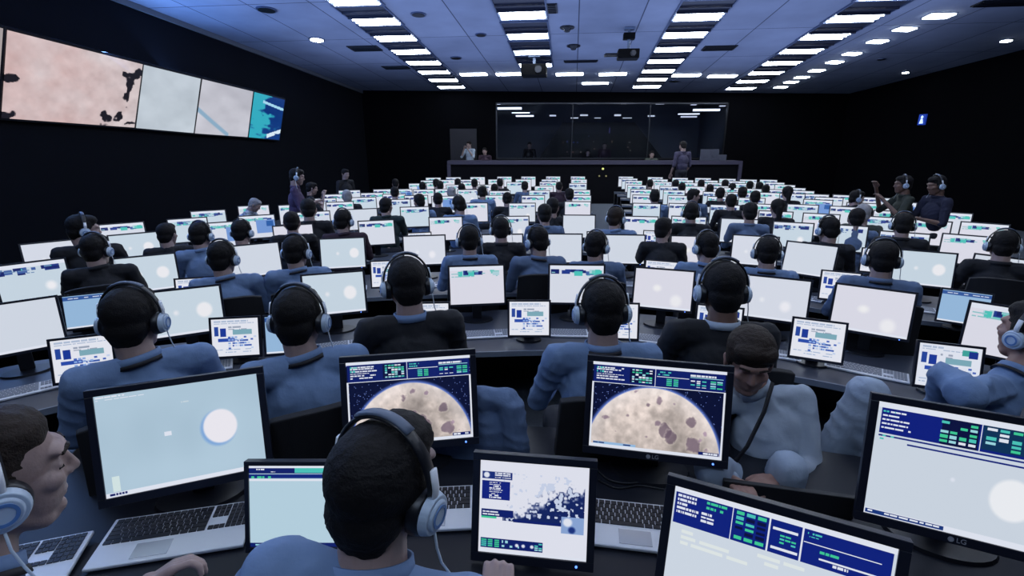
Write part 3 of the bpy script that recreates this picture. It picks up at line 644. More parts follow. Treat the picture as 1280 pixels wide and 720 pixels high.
# wide monitors, top-left & top-right pixels of their frames
WIDE=[(302,257,331,256),(299.4,269.8,341,267.5),(260.6,278,305,275.5),(241,265,277.5,260.6),(209,275,257,269.8),(126.5,281,175.5,276),
(136,293,195.5,289.5),(27,304,96,299),(140,322.5,218,315.5),(-8,332,77.5,322),(183,364,268.7,356),(-37,383,52.5,372),
(288,307,344,302),(340,282,391,279.5),(371,264.4,412,263.5),(348,257,384,254),(389,248.5,418,246.5),(405.6,253.5,442.5,250.6),
(404.5,243.5,430,241.5),(423,238,450,237),(438,246.5,470.6,246),(432,261.5,472,260),(481,249,513,248.7),(480,242.5,505,242),
(468,236.5,491,236),(452,240.8,478,240.5),(492,236.2,512,236),(515,237,543.5,236),(506,244,534,244),(500,258.7,536,257.5),
(538.7,245,569.5,244.7),(571,237,598,236.5),(544,236,569,235.7),(610.6,238.5,638.7,238),(601,244,630.6,243.5),(533.7,271,580,270.5),
(576,253.7,609.5,253),(634,254,671,253),(618,270,663.5,269.5),(500,294.5,559.5,293),(600,292.5,655.5,292),(674,291.5,730.5,292),
(752,292.5,808.7,293.2),(702.5,268,745.5,268.7),(705,251.5,739.5,251.7),(709.5,243.8,739.6,243.8),(710.6,237,739.4,237),(709,229,736,229),
(713.7,224,734,224),(712.5,220.3,732.3,220.3),(682,220.3,701,220.3),(675.6,224,698,224),(674,227.2,696,227),(669,232.5,691,232.3),
(659.5,238,688.7,237.5),(650,244.5,682.5,243.5),(651,220.6,670,220.3),(644.5,224,664,224),(632,227.5,656,227.3),(621,220.6,640,220.5),
(610,224,630,224),(588,221,606,221),(575,224.4,594,224.3),(557.5,221.3,576,221.3),(548,224.7,568.7,224.5),(532,222,551,221.6),
(526,225.5,546,225),(532,228.5,553,228),(513,229.3,531,228.7),(558,231,580,230.7),(597,230.8,620,230.6),(578,227.5,600,227.3),
(773.5,220.3,791.5,220.7),(777.5,222.6,797,223),(781,225.3,804,226),(784.5,231,808,231.5),(788,236,815,236.5),(790.6,243,821,244),
(791,253.7,826,254),(783.5,269.5,820,270.5),(811.5,221,827,221.3),(815.6,223.7,834,224),(819,227,839,227.3),(825.6,232.5,849,233),
(830,237,856,237.7),(833,243.7,867.5,244.7),(837,253.7,871,254.5),(840,269.7,883,270.7),(842,222,858.5,222),(848,224.7,865,225),
(855,228,876,228.7),(857.5,232.5,881,233.3),(870,222,888,222.5),(877.5,225,896,225.6),(886,228,906,228.7),(893,232,916,232.7),
(880,239,907,240),(884,245,917,246),(888.5,255,925,256.5),(902.5,272.5,947,273.7),(901,223,918,223.2),(927,224,944,224.2),
(911,226,930,226.5),(921,229,941,229.5),(907,234.5,930,235),(910.6,240,938.7,240.7),(925,246.7,955,247.5),(943.7,254.4,978,255.5),
(951.8,262.7,988.6,264.6),(933,235.7,955,236),(949,240,975,241),(952,224,970,224.8),(958,227.5,980,228),(971,230.6,992,231),
(962,236.5,984,237),(983,234.2,1003.7,234.7),(991,237.7,1015.6,238.5),(979,241.5,1002.5,242),(1006,242,1034.6,242.8),(1019.4,245.6,1054,247.3),
(1007.7,248.5,1038.5,250.3),(982.7,254.4,1025.6,256.3),(1005,265.6,1050,267.9),(967.5,275.5,1018,279.5),(1040,257,1078,259),
(1046,243,1071,244),(1061,252.5,1097,254.4),(1075,269,1115,271.5),(1086,246.3,1108.4,247),(1108,251.3,1144,253),(1096,262.5,1136,264.4),
(1034,279.7,1083,282.3),(1103,287.5,1161,292.5),(1140,274,1185,276.5),(1167,263.7,1215,266.9),(1204,275.6,1261,281.5),(1179.5,290.5,1248,297),
(1227,317,1300,326),(1124,311,1193,316),(916,292.5,975,296),(839,294,893,294.7),(397,298,457,296),(447,275.5,492.5,274.5),
(987.5,300.5,1045.5,307.5),(373,343,457,337.5),(557.5,332,633,330),(682.5,329.5,760,330.5),(794,332.5,869.5,338.7),
(933.7,342,1011,350),(1052,353.7,1140,365),(1234,378,1322,391)]
SMALL=[(84,368.7,130,364),(189,315,220,312),(508,291,540,289.5),(804.5,287.5,834.6,288.7),(732,289,765,289.3),(796,323,859.5,328),
(1147.5,425,1232.5,434.5),(1184,360,1236,366.5),(992.5,395.5,1059.5,403.7),(1030,337,1075,341),(634.5,375,688.7,375),(745,377,799.5,378.7),
(868,378.7,934,385.5),(507,378,563,377),(462,326,503,324.5),(260,397.5,325,394.5),(330,394.3,388,391),(221,348,265,345),(64,424,135,416),
(1077,309,1122,312.5)]

def pol(p): d = p - CC; return math.hypot(d.x, d.y), math.degrees(math.atan2(d.x, d.y))
def solve_monitor(m, D):
    a, b = at_drop(m[0], m[1], D), at_drop(m[2], m[3], D); c = (a + b) / 2
    return c, math.atan2(b.y - a.y, b.x - a.x)
items = []
for m in WIDE:
    c, yaw = solve_monitor(m, DR); r, th = pol(c)
    rad = -math.radians(th)
    y = yaw * .8 + rad * .2 if r < 5.6 else rad * .9
    y = max(rad - .25, min(rad + .25, y)) if r > 4 else y
    items.append(dict(c=c, yaw=y, r=r, th=th, px=m))
# rows: chain neighbours of like radius, each side of the aisle on its own
rows = []
for side in (0, 1):
    its = sorted([i for i in items if (i['r'] > 5.6 and (i['th'] > AISLE) == bool(side))], key=lambda i: i['th'])
    chains = []
    for it in its:
        best = None
        for ch in chains:
            l = ch[-1]; gap = (it['c'] - l['c']).length
            if gap < .36: continue
            d = abs(l['r'] - it['r'])
            if d < .43 and (best is None or d < best[0]): best = (d, ch)
        if best: best[1].append(it)
        else: chains.append([it])
    for ch in chains: rows.append((side, ch))
near2 = sorted([i for i in items if i['r'] < 4.5], key=lambda i: i['th'])
near3 = sorted([i for i in items if 4.5 <= i['r'] <= 5.6], key=lambda i: i['th'])
rows = [(2, near2), (2, near3)] + sorted(rows, key=lambda q: (q[0], sum(i['r'] for i in q[1]) / len(q[1])))

wide_parts = [monitor_meshes(WR, HR, CAM_Z - DR - DESK_Z, pic_wide(i), 'wide%d' % i, bez=.014) for i in range(10)]
small_parts = [monitor_meshes(WS, HS, CAM_Z - DS - DESK_Z, pic_small(i), 'small%d' % i, bez=.013, stand_r=.08) for i in range(3)]
proto_w = [make_monitor(p, led=(i < 4)) for i, p in enumerate(wide_parts)]
proto_s = [make_monitor(p, led=False) for p in small_parts]
used = set()
def take(protos, i, key):
    if (key, i) in used: return copy_tree(protos[i])
    used.add((key, i)); return protos[i]
BLANK = {(27, 304): 0, (136, 293): 1, (140, 322.5): 1, (183, 364): 1, (-37, 383): 3, (340, 282): 2, (397, 298): 1, (373, 343): 1, (500, 294.5): 0, (600, 292.5): 0,
         (674, 291.5): 3, (752, 292.5): 3, (702.5, 268): 3, (794, 332.5): 2, (933.7, 342): 0, (1052, 353.7): 2, (902.5, 272.5): 3, (987.5, 300.5): 3, (1124, 311): 1,
         (916, 292.5): 0, (432, 261.5): 3, (839, 294): 2, (-8, 332): 5, (557.5, 332): 6, (682.5, 329.5): 4, (1234, 378): 6, (447, 275.5): 4, (533.7, 271): 6}
LOOKS = ['showing a pale page with faint globe', 'showing a pale page with white globe', 'showing a pale page with two blurs', 'showing a blank pale grey page',
         'showing blue and teal windows on top', 'showing blue windows above a globe', 'showing a page topped with teal windows', 'showing coloured windows above a globe',
         'showing a page with a large blue picture', 'showing a white page topped with navy windows']
rnd = random.Random(11)
desk_n = 0
def desk_path(pts, y0, y1, z0, z1):
    """a curved desk top: pts along the row; y0 in front (toward the camera), y1 behind"""
    m_ = MB(); n = len(pts); V = []
    for p, nrm in pts:
        V += [(p - nrm * y0, z0), (p + nrm * y1, z0), (p + nrm * y1, z1), (p - nrm * y0, z1)]
    V = [(q.x, q.y, z) for q, z in V]; F = []
    for i in range(n - 1):
        a, b = i * 4, i * 4 + 4
        for k in range(4): F.append((a + k, a + (k + 1) % 4, b + (k + 1) % 4, b + k))
    F += [(3, 2, 1, 0), tuple(range((n - 1) * 4, n * 4))]
    m_.add(V, F); return m_
cnt_side = {0: 3, 1: 3, 2: 1}
nmon = 0
for side, ch in rows:
    cnt_side[side] += 1; k = cnt_side[side]
    if side == 2: cnt_side[side] = k
    for j, it in enumerate(ch):
        key = (it['px'][0], it['px'][1])
        v = BLANK[key] if key in BLANK else rnd.choice((4, 6, 9, 4, 6, 9, 5, 7, 8) if it['r'] > 5.5 else (0, 1, 2, 3))
        o = take(proto_w, v, 'w'); o.location = (it['c'].x, it['c'].y, DESK_Z + .001); o.rotation_euler = (0, 0, it['yaw'])
        u = (it['px'][0] + it['px'][2]) / 2
        if side == 2:
            lab = 'wide monitor %s, %s from left, %s desk row' % (LOOKS[v], ORD[j + 1], ORD[k])
        else:
            lab = 'wide monitor, %s from left in the %s desk row, %s of aisle' % (ORD[j + 1], ORD[min(k, 20)], ('left', 'right')[side])
        tag(o, lab, 'monitor', 'wide monitors on the rows of desks'); nmon += 1
    # the desk
    a0, a1 = ch[0]['th'], ch[-1]['th']; rm = [(i['th'], i['r']) for i in ch]
    def rr(t):
        if t <= rm[0][0]: return rm[0][1]
        for (ta, ra), (tb, rb) in zip(rm, rm[1:]):
            if t <= tb: return ra + (rb - ra) * (t - ta) / max(1e-6, tb - ta)
        return rm[-1][1]
    pad = math.degrees(.32 / rm[0][1]); pad2 = math.degrees(.32 / rm[-1][1])
    if side != 2:
        if side == 0: a1 = min(a1 + pad2, AISLE - 1.2); a0 -= pad
        else: a0 = max(a0 - pad, AISLE + 1.0); a1 += pad2
    else: a0 -= 14; a1 += 8
    n = max(3, int((a1 - a0) / 2.5)); P_ = []
    for i in range(n + 1):
        t = a0 + (a1 - a0) * i / n; w_ = sum(rr(t + q) for q in (-2, -1, 0, 1, 2)) / 5; tr = math.radians(t)
        nrm = Vector((math.sin(tr), math.cos(tr), 0)); P_.append((CC + nrm * w_, nrm))
    de = empty('curved_desk', (0, 0, 0))
    y0, y1 = (.62, .26) if side == 2 else (.23, .17)
    if side != 2:                      # shallower where two rows run close together
        def rad_(c2, t):
            ts = [(i['th'], i['r']) for i in c2]
            if t < ts[0][0] - 2.5 or t > ts[-1][0] + 2.5: return None
            if t <= ts[0][0]: return ts[0][1]
            for (ta, ra), (tb, rb) in zip(ts, ts[1:]):
                if t <= tb: return ra + (rb - ra) * (t - ta) / max(1e-6, tb - ta)
            return ts[-1][1]
        gaps = [abs(rad_(c2, t) - rad_(ch, t)) for s2, c2 in rows if s2 == side and c2 is not ch for t in range(-50, 50) if rad_(c2, t) and rad_(ch, t)]
        q_ = min(1, max(.3, min(gaps or [9]) / .46)); y0 *= q_; y1 *= q_
    desk_path(P_, y0, y1, DESK_Z - DESK_T, DESK_Z).build('desk_top', M_DESK, de)
    desk_path([(p - q * y0, q) for p, q in P_], .012, 0, DESK_Z - .035, DESK_Z + .002).build('edge_trim', M_EDGE, de)
    desk_path([(p + q * (y1 - .06), q) for p, q in P_], 0, .02, 0.001, DESK_Z - DESK_T).build('modesty_panel', M_DARKDESK, de)
    for i in (0, n):
        p, q = P_[i]; t_ = Vector((q.y, -q.x, 0)) * (1 if i == 0 else -1)
        A = p - q * (y0 - .04) + t_ * .005; B = p + q * (y1 - .08) + t_ * .005
        m_ = MB(); m_.hexa([(A.x, A.y, .001), (B.x, B.y, .001), (B.x + t_.x * .025, B.y + t_.y * .025, .001), (A.x + t_.x * .025, A.y + t_.y * .025, .001)] +
                           [(A.x, A.y, DESK_Z - DESK_T), (B.x, B.y, DESK_Z - DESK_T), (B.x + t_.x * .025, B.y + t_.y * .025, DESK_Z - DESK_T), (A.x + t_.x * .025, A.y + t_.y * .025, DESK_Z - DESK_T)]); m_.build('end_panel', M_DARKDESK, de)
    if side == 2: tag(de, 'long curved grey desk of the %s row, under monitors and keyboards' % ORD[k], 'desk', 'curved desks')
    else: tag(de, 'curved desk carrying desk row %s of monitors %s of the aisle' % (ORD[min(k, 20)] + ' from the viewer', ('left', 'right')[side]), 'desk', 'curved desks')
SBLUE = {(1184, 360): 2, (84, 368.7): 2, (330, 394.3): 2, (1147.5, 425): 1, (868, 378.7): 1}
SPOS = {(1147.5, 425): 'small black monitor in front of the man leaning back at the right', (992.5, 395.5): 'small black monitor with blue map boxes between keyboards, right of centre',
        (634.5, 375): 'small black monitor with a blue map at the centre of the second row', (260, 397.5): 'small black monitor left of the second seated man, second row',
        (64, 424): 'small black monitor half hidden by the leftmost man in the second row', (745, 377): 'small black monitor just right of the centre man in blue, second row',
        (868, 378.7): 'small black monitor behind the man in the black suit, right of centre', (507, 378): 'small black monitor peeking over the shoulder of the dark suited man',
        (330, 394.3): 'small black monitor with a blue page behind the second man in blue', (84, 368.7): 'small black monitor with blue header left of the first seated man',
        (1184, 360): 'small black monitor with a plain blue page at the right edge', (1030, 337): 'small black monitor left of the wide shouldered man in blue, third row',
        (462, 326): 'small black monitor left of the dark suited man, third row', (1077, 309): 'small black monitor partly behind the head of the broad man, third row',
        (804.5, 287.5): 'small black monitor beside the keyboard of the man in a black suit, third row', (796, 323): 'small black monitor, only its top edge showing, right of the centre',
        (508, 291): 'small black monitor, only its top edge showing, left of the centre', (189, 315): 'small black monitor with only its top showing at the left, third row',
        (732, 289): 'small black monitor hidden behind the head of a man, centre of the third row', (221, 348): 'small black monitor beside the blue shirted man at the left, third row'}
for m in SMALL:
    c, yaw = solve_monitor(m, DS); key = (m[0], m[1]); v = SBLUE.get(key, 0)
    o = take(proto_s, v, 's'); o.location = (c.x, c.y, DESK_Z + .001); o.rotation_euler = (0, 0, yaw)
    tag(o, SPOS[key], 'monitor', 'small second monitors on the desks')
for pr, k in ((proto_w, 'w'), (proto_s, 's')):
    for i, o in enumerate(pr):
        if (k, i) not in used:
            for c in list(kids(o)): bpy.data.objects.remove(c)
            bpy.data.objects.remove(o)

# ------------------------------------------------------------------ keyboards
def keyboard_meshes(deck):
    W, D = .43, (.20 if deck else .135)
    m_ = MB(); m_.box(-W / 2, W / 2, -D, 0, 0, .012); body = m_.mesh('keyboard_body', M_SILVER, bevel=.004)
    k = MB(); x0, x1 = -W / 2 + .012, W / 2 - .012; kd = .0175; nrow = 6
    for j in range(nrow):
        y = -.010 - j * kd; x = x0
        widths = {0: [1] * 14, 1: [1] * 13 + [1.6], 2: [1.5] + [1] * 13, 3: [1.8] + [1] * 11 + [1.8], 4: [2.3] + [1] * 10 + [2.3], 5: [1.2, 1.2, 1.3, 5.4, 1.3, 1.2, 1.2, 1.2]}[j]
        u = (.285) / sum(widths)
        for w in widths: k.box(x + .0015, x + w * u - .0015, y - kd + .0028, y, .012, .0155); x += w * u
        for i in range(3 if j in (0, 1, 2, 5) else 0): xx = x0 + .291 + i * .0165; k.box(xx + .001, xx + .0152, y - kd + .0028, y, .012, .0155)
        for i in range(4): xx = x0 + .342 + i * .0162; k.box(xx + .001, xx + .0150, y - kd + .0028, y, .012, .0155)
    keys = k.mesh('keyboard_keys', M_KEY if deck else mat('grey_key_plastic', (.24, .26, .31), .5))
    if deck:
        t = MB(); t.box(-.10, .0, -D + .014, -D + .072, .0122, .0135); pad = t.mesh('touch_pad', mat('touch_pad_metal', (.50, .53, .60), .25, .3))
    else: pad = None
    return body, keys, pad
KB = keyboard_meshes(False); KD = keyboard_meshes(True)
def make_keyboard(parts, loc, yaw, label, group=None, tilt=.06):
    r = empty('keyboard', loc); r.rotation_euler = (tilt, 0, yaw) if tilt else (0, 0, yaw)
    put('key_bed', parts[0], r); tag(put('keys', parts[1], r), None, kind='stuff')
    if parts[2]: put('touch_pad', parts[2], r)
    return tag(r, label, 'keyboard', group)
KL = {(373, 343): 'just right of the second man in blue', (557.5, 332): 'left of the small centre monitor', (682.5, 329.5): 'left of the centre man in blue', (794, 332.5): 'right of the centre man in blue',
      (933.7, 342): 'behind the young man facing the viewer', (1052, 353.7): 'by the white knees at the right', (183, 364): 'right of the first man in blue', (-37, 383): 'at the far left edge'}
for j, it in enumerate(near2):
    if (it['px'][0], it['px'][1]) not in KL: continue
    q = Vector((math.sin(-it['yaw']), math.cos(it['yaw']), 0)); p = it['c'] - q * (.25 if it['px'][0] != 1052 else .27)
    s_ = Vector((q.y, -q.x, 0)); p = p + s_ * (.02 if j % 2 else -.02)
    make_keyboard(KB, (p.x, p.y, DESK_Z + .0095), it['yaw'], 'white keyboard on the second row desk, %s' % KL[(it['px'][0], it['px'][1])], 'white keyboards on the second row desk')
for j, it in enumerate(near3):
    q = Vector((math.sin(-it['yaw']), math.cos(it['yaw']), 0)); p = it['c'] - q * .24
    make_keyboard(KB, (p.x, p.y, DESK_Z + .0095), it['yaw'], 'white keyboard on the third row desk, %s from left' % ORD[j + 1], 'white keyboards on the third row desk')

# ------------------------------------------------------------------ the nearest desk and its equipment
FZ = CAM_Z - 1.20                       # its top
de = empty('operator_desk')
poly = [(-2.9, .95), (-1.35, 1.00), (-.30, 1.02), (.28, .98), (.46, .62), (1.15, .50), (2.4, .62), (2.5, 1.25), (1.75, 1.62), (.95, 1.86), (0., 1.96), (-1.0, 1.90), (-1.9, 1.82), (-2.9, 1.9)]
def slab(poly, z0, z1):
    m_ = MB(); n = len(poly); m_.add([(x, y, z0) for x, y in poly] + [(x, y, z1) for x, y in poly], [(i, (i + 1) % n, n + (i + 1) % n, n + i) for i in range(n)] + [tuple(range(n))[::-1], tuple(range(n, 2 * n))]); return m_
slab(poly, FZ - .03, FZ).build('desk_top', mat('near_desk_laminate', (.010, .012, .020), .45, spec=.3), de)
m_ = MB(); fe = poly[:8]
m_.tube([(x, y, FZ - .012) for x, y in poly[:7]], .016, n=8); m_.build('edge_trim', M_EDGE, de)
for x, y in ((-2.6, 1.4), (-.9, 1.78), (.9, 1.7), (2.2, 1.0)):
    m_ = MB(); m_.box(x - .03, x + .03, y - .1, y + .1, .101, FZ - .03); m_.build('leg', M_STEEL, de)
pp = [Vector((x, y - .05, 0)) for x, y in poly[8:]]
m_ = MB()
for a, b in zip(pp, pp[1:]): m_.hexa([(a.x, a.y, .15), (b.x, b.y, .15), (b.x, b.y - .02, .15), (a.x, a.y - .02, .15), (a.x, a.y, FZ - .03), (b.x, b.y, FZ - .03), (b.x, b.y - .02, FZ - .03), (a.x, a.y - .02, FZ - .03)])
m_.build('modesty_panel', M_DARKDESK, de)
tag(de, 'large dark desk nearest the viewer carrying the big monitors and silver keyboards', 'desk')

def front_monitor(tl, tr, D, W, H, pic, label, yaw=None, bez=.022, dz=0, logo=False, shift=0.):
    c, y = solve_monitor((*tl, *tr), D)
    parts = monitor_meshes(W, H, CAM_Z - D - FZ, pic, 'front', bez=bez, stand_r=.13 if W > .4 else .10)
    o = make_monitor(parts); o.location = (c.x, c.y, FZ + .001); o.rotation_euler = (0, 0, y if yaw is None else yaw)
    if shift: o.location = Vector(o.location) + Vector((math.cos(y), math.sin(y), 0)) * shift
    if logo:
        cu = bpy.data.curves.new('logo_text', 'FONT'); cu.body = 'LG'; cu.size = .020; cu.extrude = .0004; cu.align_x = 'LEFT'; cu.align_y = 'CENTER'
        t = bpy.data.objects.new('tmp_logo', cu); COL.objects.link(t); bpy.context.view_layer.update()
        me = bpy.data.meshes.new_from_object(t.evaluated_get(bpy.context.evaluated_depsgraph_get())); bpy.data.objects.remove(t)
        me.transform(Matrix.Rotation(math.pi / 2, 4, 'X')); T = Matrix.Translation((0, 0, CAM_Z - D - FZ)) @ Matrix.Rotation(-TILT, 4, 'X') @ Matrix.Translation((-.006, -.0035, -H + bez * .6))
        me.transform(T); me.materials.clear(); me.materials.append(mat('logo_grey', (.30, .31, .36), .4))
        b_ = MB(); b_.cyl((-.018, -.0040, -H + bez * .6), (-.018, -.0028, -H + bez * .6), .0075, n=20)
        mm = b_.mesh('logo_disc', mat('logo_grey', (.3, .31, .36)), M=Matrix.Translation((0, 0, CAM_Z - D - FZ)) @ Matrix.Rotation(-TILT, 4, 'X'))
        h = [c_ for c_ in kids(o) if c_.name.startswith('housing')][0]; put('logo_letters', me, h); put('logo_emblem', mm, h)
    return tag(o, label, 'monitor')
front_monitor((115.5, 488), (318.7, 459.5), .73, .50, .375, pic_plain_globe(), 'large black monitor with a white globe on pale blue, beside the man in profile')
front_monitor((415, 447.5), (602, 435.5), .73, .49, .36, pic_moon(21, .50, 1.08, .80), 'large black monitor showing the moon, partly behind the nearest man', logo=False)
front_monitor((726, 442.7), (928, 459), .73, .50, .36, pic_moon(22, .48, 1.07, .82), 'large black monitor showing the full moon surface, right of centre', logo=True)
front_monitor((1090, 491), (1290, 524.5), .73, .51, .40, pic_front_right(), 'large black monitor with navy header and white globe at the right edge', shift=.07, logo=True)
front_monitor((836.7, 594), (1139, 678), .80, .50, .36, pic_front_low(), 'nearest large monitor with green and navy header, cut by the bottom edge')
front_monitor((593, 565), (746, 576.7), .866, .36, .325, pic_mountains(), 'small monitor showing a satellite photo of snowy mountains, right of the nearest man', bez=.022)
front_monitor((316, 577), (432, 577), .88, .32, .27, pic_small_blue(), 'small monitor with a pale blue page left of the nearest head', bez=.013, shift=.0)

# keyboards and clutter on the nearest desk
def front_keyboard(u, v, yaw, label, parts=KD):
    p = at_drop(u, v, 1.19); make_keyboard(parts, (p.x, p.y, FZ + .015), yaw, label, 'silver keyboards on the nearest desk', tilt=.05)
front_keyboard(238, 641, math.radians(13), 'silver keyboard with palm rest and black keys below the globe monitor')
front_keyboard(808, 634, math.radians(-9), 'silver keyboard with palm rest below the moon monitor, beside the low monitor')
front_keyboard(14, 688, math.radians(18), 'silver keyboard beside the chin of the man in profile, nearest the left edge')
front_keyboard(560, 612, math.radians(4), 'silver keyboard hidden behind the nearest head and the satellite photo monitor')
def cable(pts, r, label, m=M_BLACK, group='black cables behind the nearest monitors'):
    P = [Vector(p) for p in pts]; Q = []
    for i in range(len(P) - 1):
        a, b, c, d = P[max(i - 1, 0)], P[i], P[i + 1], P[min(i + 2, len(P) - 1)]
        for k in range(6):
            t = k / 6; Q.append(.5 * ((2 * b) + (c - a) * t + (2 * a - 5 * b + 4 * c - d) * t * t + (3 * b - a - 3 * c + d) * t ** 3))
    Q.append(P[-1]); o = MB().tube(Q, r, n=6).build('cable', m, smooth=True); return tag(o, label, 'cable', group)
def dk(u, v, h=.006): p = at_drop(u, v, CAM_Z - FZ - h); return (p.x, p.y, FZ + h)
cable([dk(262, 612), dk(280, 600), dk(300, 604), dk(312, 592), dk(306, 580)], .004, 'black cable looping beside the globe monitor stand')
cable([dk(270, 606), dk(292, 612), dk(318, 598), dk(330, 606)], .003, 'thin black cable trailing from the globe monitor stand')
cable([dk(745, 585), dk(762, 600), dk(790, 604), dk(815, 600), dk(835, 604)], .004, 'black cable lying under the moon monitor at right of centre')
cable([dk(748, 600), dk(772, 610), dk(800, 607), dk(830, 612)], .003, 'thin cable in front of the moon monitor stand')
cable([dk(950, 610), dk(985, 622), dk(1010, 615)], .004, 'black cable behind the nearest low monitor')

# ------------------------------------------------------------------ people
def ico(r=1, sub=2):
    bm = bmesh.new(); bmesh.ops.create_icosphere(bm, subdivisions=sub, radius=r)
    v = [x.co.copy() for x in bm.verts]; f = [[q.index for q in p.verts] for p in bm.faces]; bm.free(); return v, f
ICO = ico(1, 3); ICO2 = ico(1, 2)
def E(c, r, rot=None): return ('e', Vector(c), Vector(r) if not isinstance(r, (int, float)) else Vector((r, r, r)), rot)
def C(p0, r0, p1, r1): return ('c', Vector(p0), r0, Vector(p1), r1)
def xf(prims, M):
    """turn a list of shapes by M (rotation, movement)"""
    out = []; R = M.to_3x3().normalized(); k = M.to_scale().x
    for p in prims:
        if p[0] == 'e': out.append(('e', M @ p[1], p[2] * k, (R @ p[3]) if p[3] else R.copy()))
        else: out.append(('c', M @ p[1], p[2] * k, M @ p[3], p[4] * k))
    return out
def organic(name, prims, voxel, smooth=4, wrinkle=0, seed=0, wscale=9):
    """grow one continuous skin around overlapping ellipsoids and tapered limbs"""
    V, F = [], []
    for p in prims:
        n = len(V)
        if p[0] == 'e':
            R = p[3]
            for v in ICO[0]:
                q = Vector((v.x * p[2].x, v.y * p[2].y, v.z * p[2].z)); V.append((R @ q if R else q) + p[1])
            F += [[i + n for i in f] for f in ICO[1]]
        else:
            bm = bmesh.new()
            for c, r in ((p[1], p[2]), (p[3], p[4])):
                for v in ICO2[0]: bm.verts.new(c + v * r)
            res = bmesh.ops.convex_hull(bm, input=bm.verts[:])
            bmesh.ops.delete(bm, geom=[g for g in res['geom_interior'] if isinstance(g, bmesh.types.BMVert)], context='VERTS')
            bm.verts.ensure_lookup_table(); bm.verts.index_update()
            V += [v.co.copy() for v in bm.verts]; F += [[v.index + n for v in f.verts] for f in bm.faces]; bm.free()
    me = bpy.data.meshes.new(name); me.from_pydata([tuple(v) for v in V], [], F)
    o = bpy.data.objects.new('tmp', me); COL.objects.link(o)
    md = o.modifiers.new('r', 'REMESH'); md.mode = 'VOXEL'; md.voxel_size = voxel
    if smooth: s = o.modifiers.new('s', 'SMOOTH'); s.iterations = smooth; s.factor = .5
    bpy.context.view_layer.update()
    out = bpy.data.meshes.new_from_object(o.evaluated_get(bpy.context.evaluated_depsgraph_get()))
    bpy.data.objects.remove(o); bpy.data.meshes.remove(me); out.name = name
    if wrinkle:
        from mathutils import noise as mn
        n = len(out.vertices); co = np.empty(n * 3); no = np.empty(n * 3); out.vertices.foreach_get('co', co); out.vertices.foreach_get('normal', no)
        co = co.reshape(-1, 3); no = no.reshape(-1, 3)
        k = np.array([abs(mn.noise(Vector((q[0] * wscale + seed, q[1] * wscale, q[2] * wscale * 1.7 + q[0] * 5)))) ** .7 for q in co])
        co += no * ((.35 - k) * wrinkle)[:, None]; out.vertices.foreach_set('co', co.reshape(-1)); out.update()
    out.shade_smooth(); return out
def meshmat(me, m): me.materials.clear(); me.materials.append(m); return me

# head shapes about the head centre, facing +Y
def head_prims(full=True):
    p = [E((0, -.012, .03), (.074, .094, .083)), E((0, .028, -.025), (.060, .064, .082)), E((0, .050, -.088), (.031, .032, .026)),
         C((-.05, .0, -.045), .02, (-.022, .052, -.088), .018), C((.05, .0, -.045), .02, (.022, .052, -.088), .018),
         C((0, .086, .020), .0075, (0, .103, -.016), .0105), E((.010, .094, -.020), .0075), E((-.010, .094, -.020), .0075),
         E((0, .076, .034), (.050, .020, .014)), E((.036, .060, -.014), (.024, .024, .020)), E((-.036, .060, -.014), (.024, .024, .020)),
         E((0, .082, -.050), (.021, .011, .006)), E((0, .080, -.060), (.018, .011, .007)), E((0, .074, -.082), (.020, .016, .014)),
         E((.029, .075, .008), (.015, .009, .009)), E((-.029, .075, .008), (.015, .009, .009))]
    for s in (-1, 1):
        p += [E((s * .077, -.004, -.008), (.008, .018, .030)), E((s * .082, -.012, .008), (.006, .013, .016)), E((s * .078, .0, -.032), (.006, .008, .010))]
    return p
def hair_prims(style='short'):
    p = [E((0, -.020, .042), (.080, .096, .084)), E((0, -.050, -.015), (.068, .058, .062)), E((0, -.062, -.055), (.052, .030, .030)),
         E((0, .030, .082), (.062, .056, .040)), E((.066, -.006, .022), (.016, .040, .036)), E((-.066, -.006, .022), (.016, .040, .036))]
    if style == 'full': p += [E((0, -.008, .062), (.083, .098, .078)), E((.012, .052, .086), (.058, .044, .034)), E((-.03, .050, .080), (.045, .040, .030))]
    if style == 'receding': p = [E((0, -.024, .040), (.0795, .095, .082)), E((0, -.050, -.015), (.068, .058, .062)), E((0, -.062, -.055), (.052, .030, .030)), E((.064, -.008, .010), (.015, .026, .040)), E((-.064, -.008, .010), (.015, .026, .040)), E((0, .020, .074), (.066, .054, .046))]
    if style == 'tail': p += [E((0, -.03, .045), (.088, .10, .09)), C((0, -.10, .0), .045, (0, -.10, -.22), .025)]
    return p
HS_ = 1.07
def HM(c, yaw=0, pitch=0, roll=0):
    return Matrix.Translation(Vector(c)) @ Matrix.Scale(HS_, 4) @ Matrix.Rotation(yaw, 4, 'Z') @ Matrix.Rotation(-pitch, 4, 'X') @ Matrix.Rotation(roll, 4, 'Y')
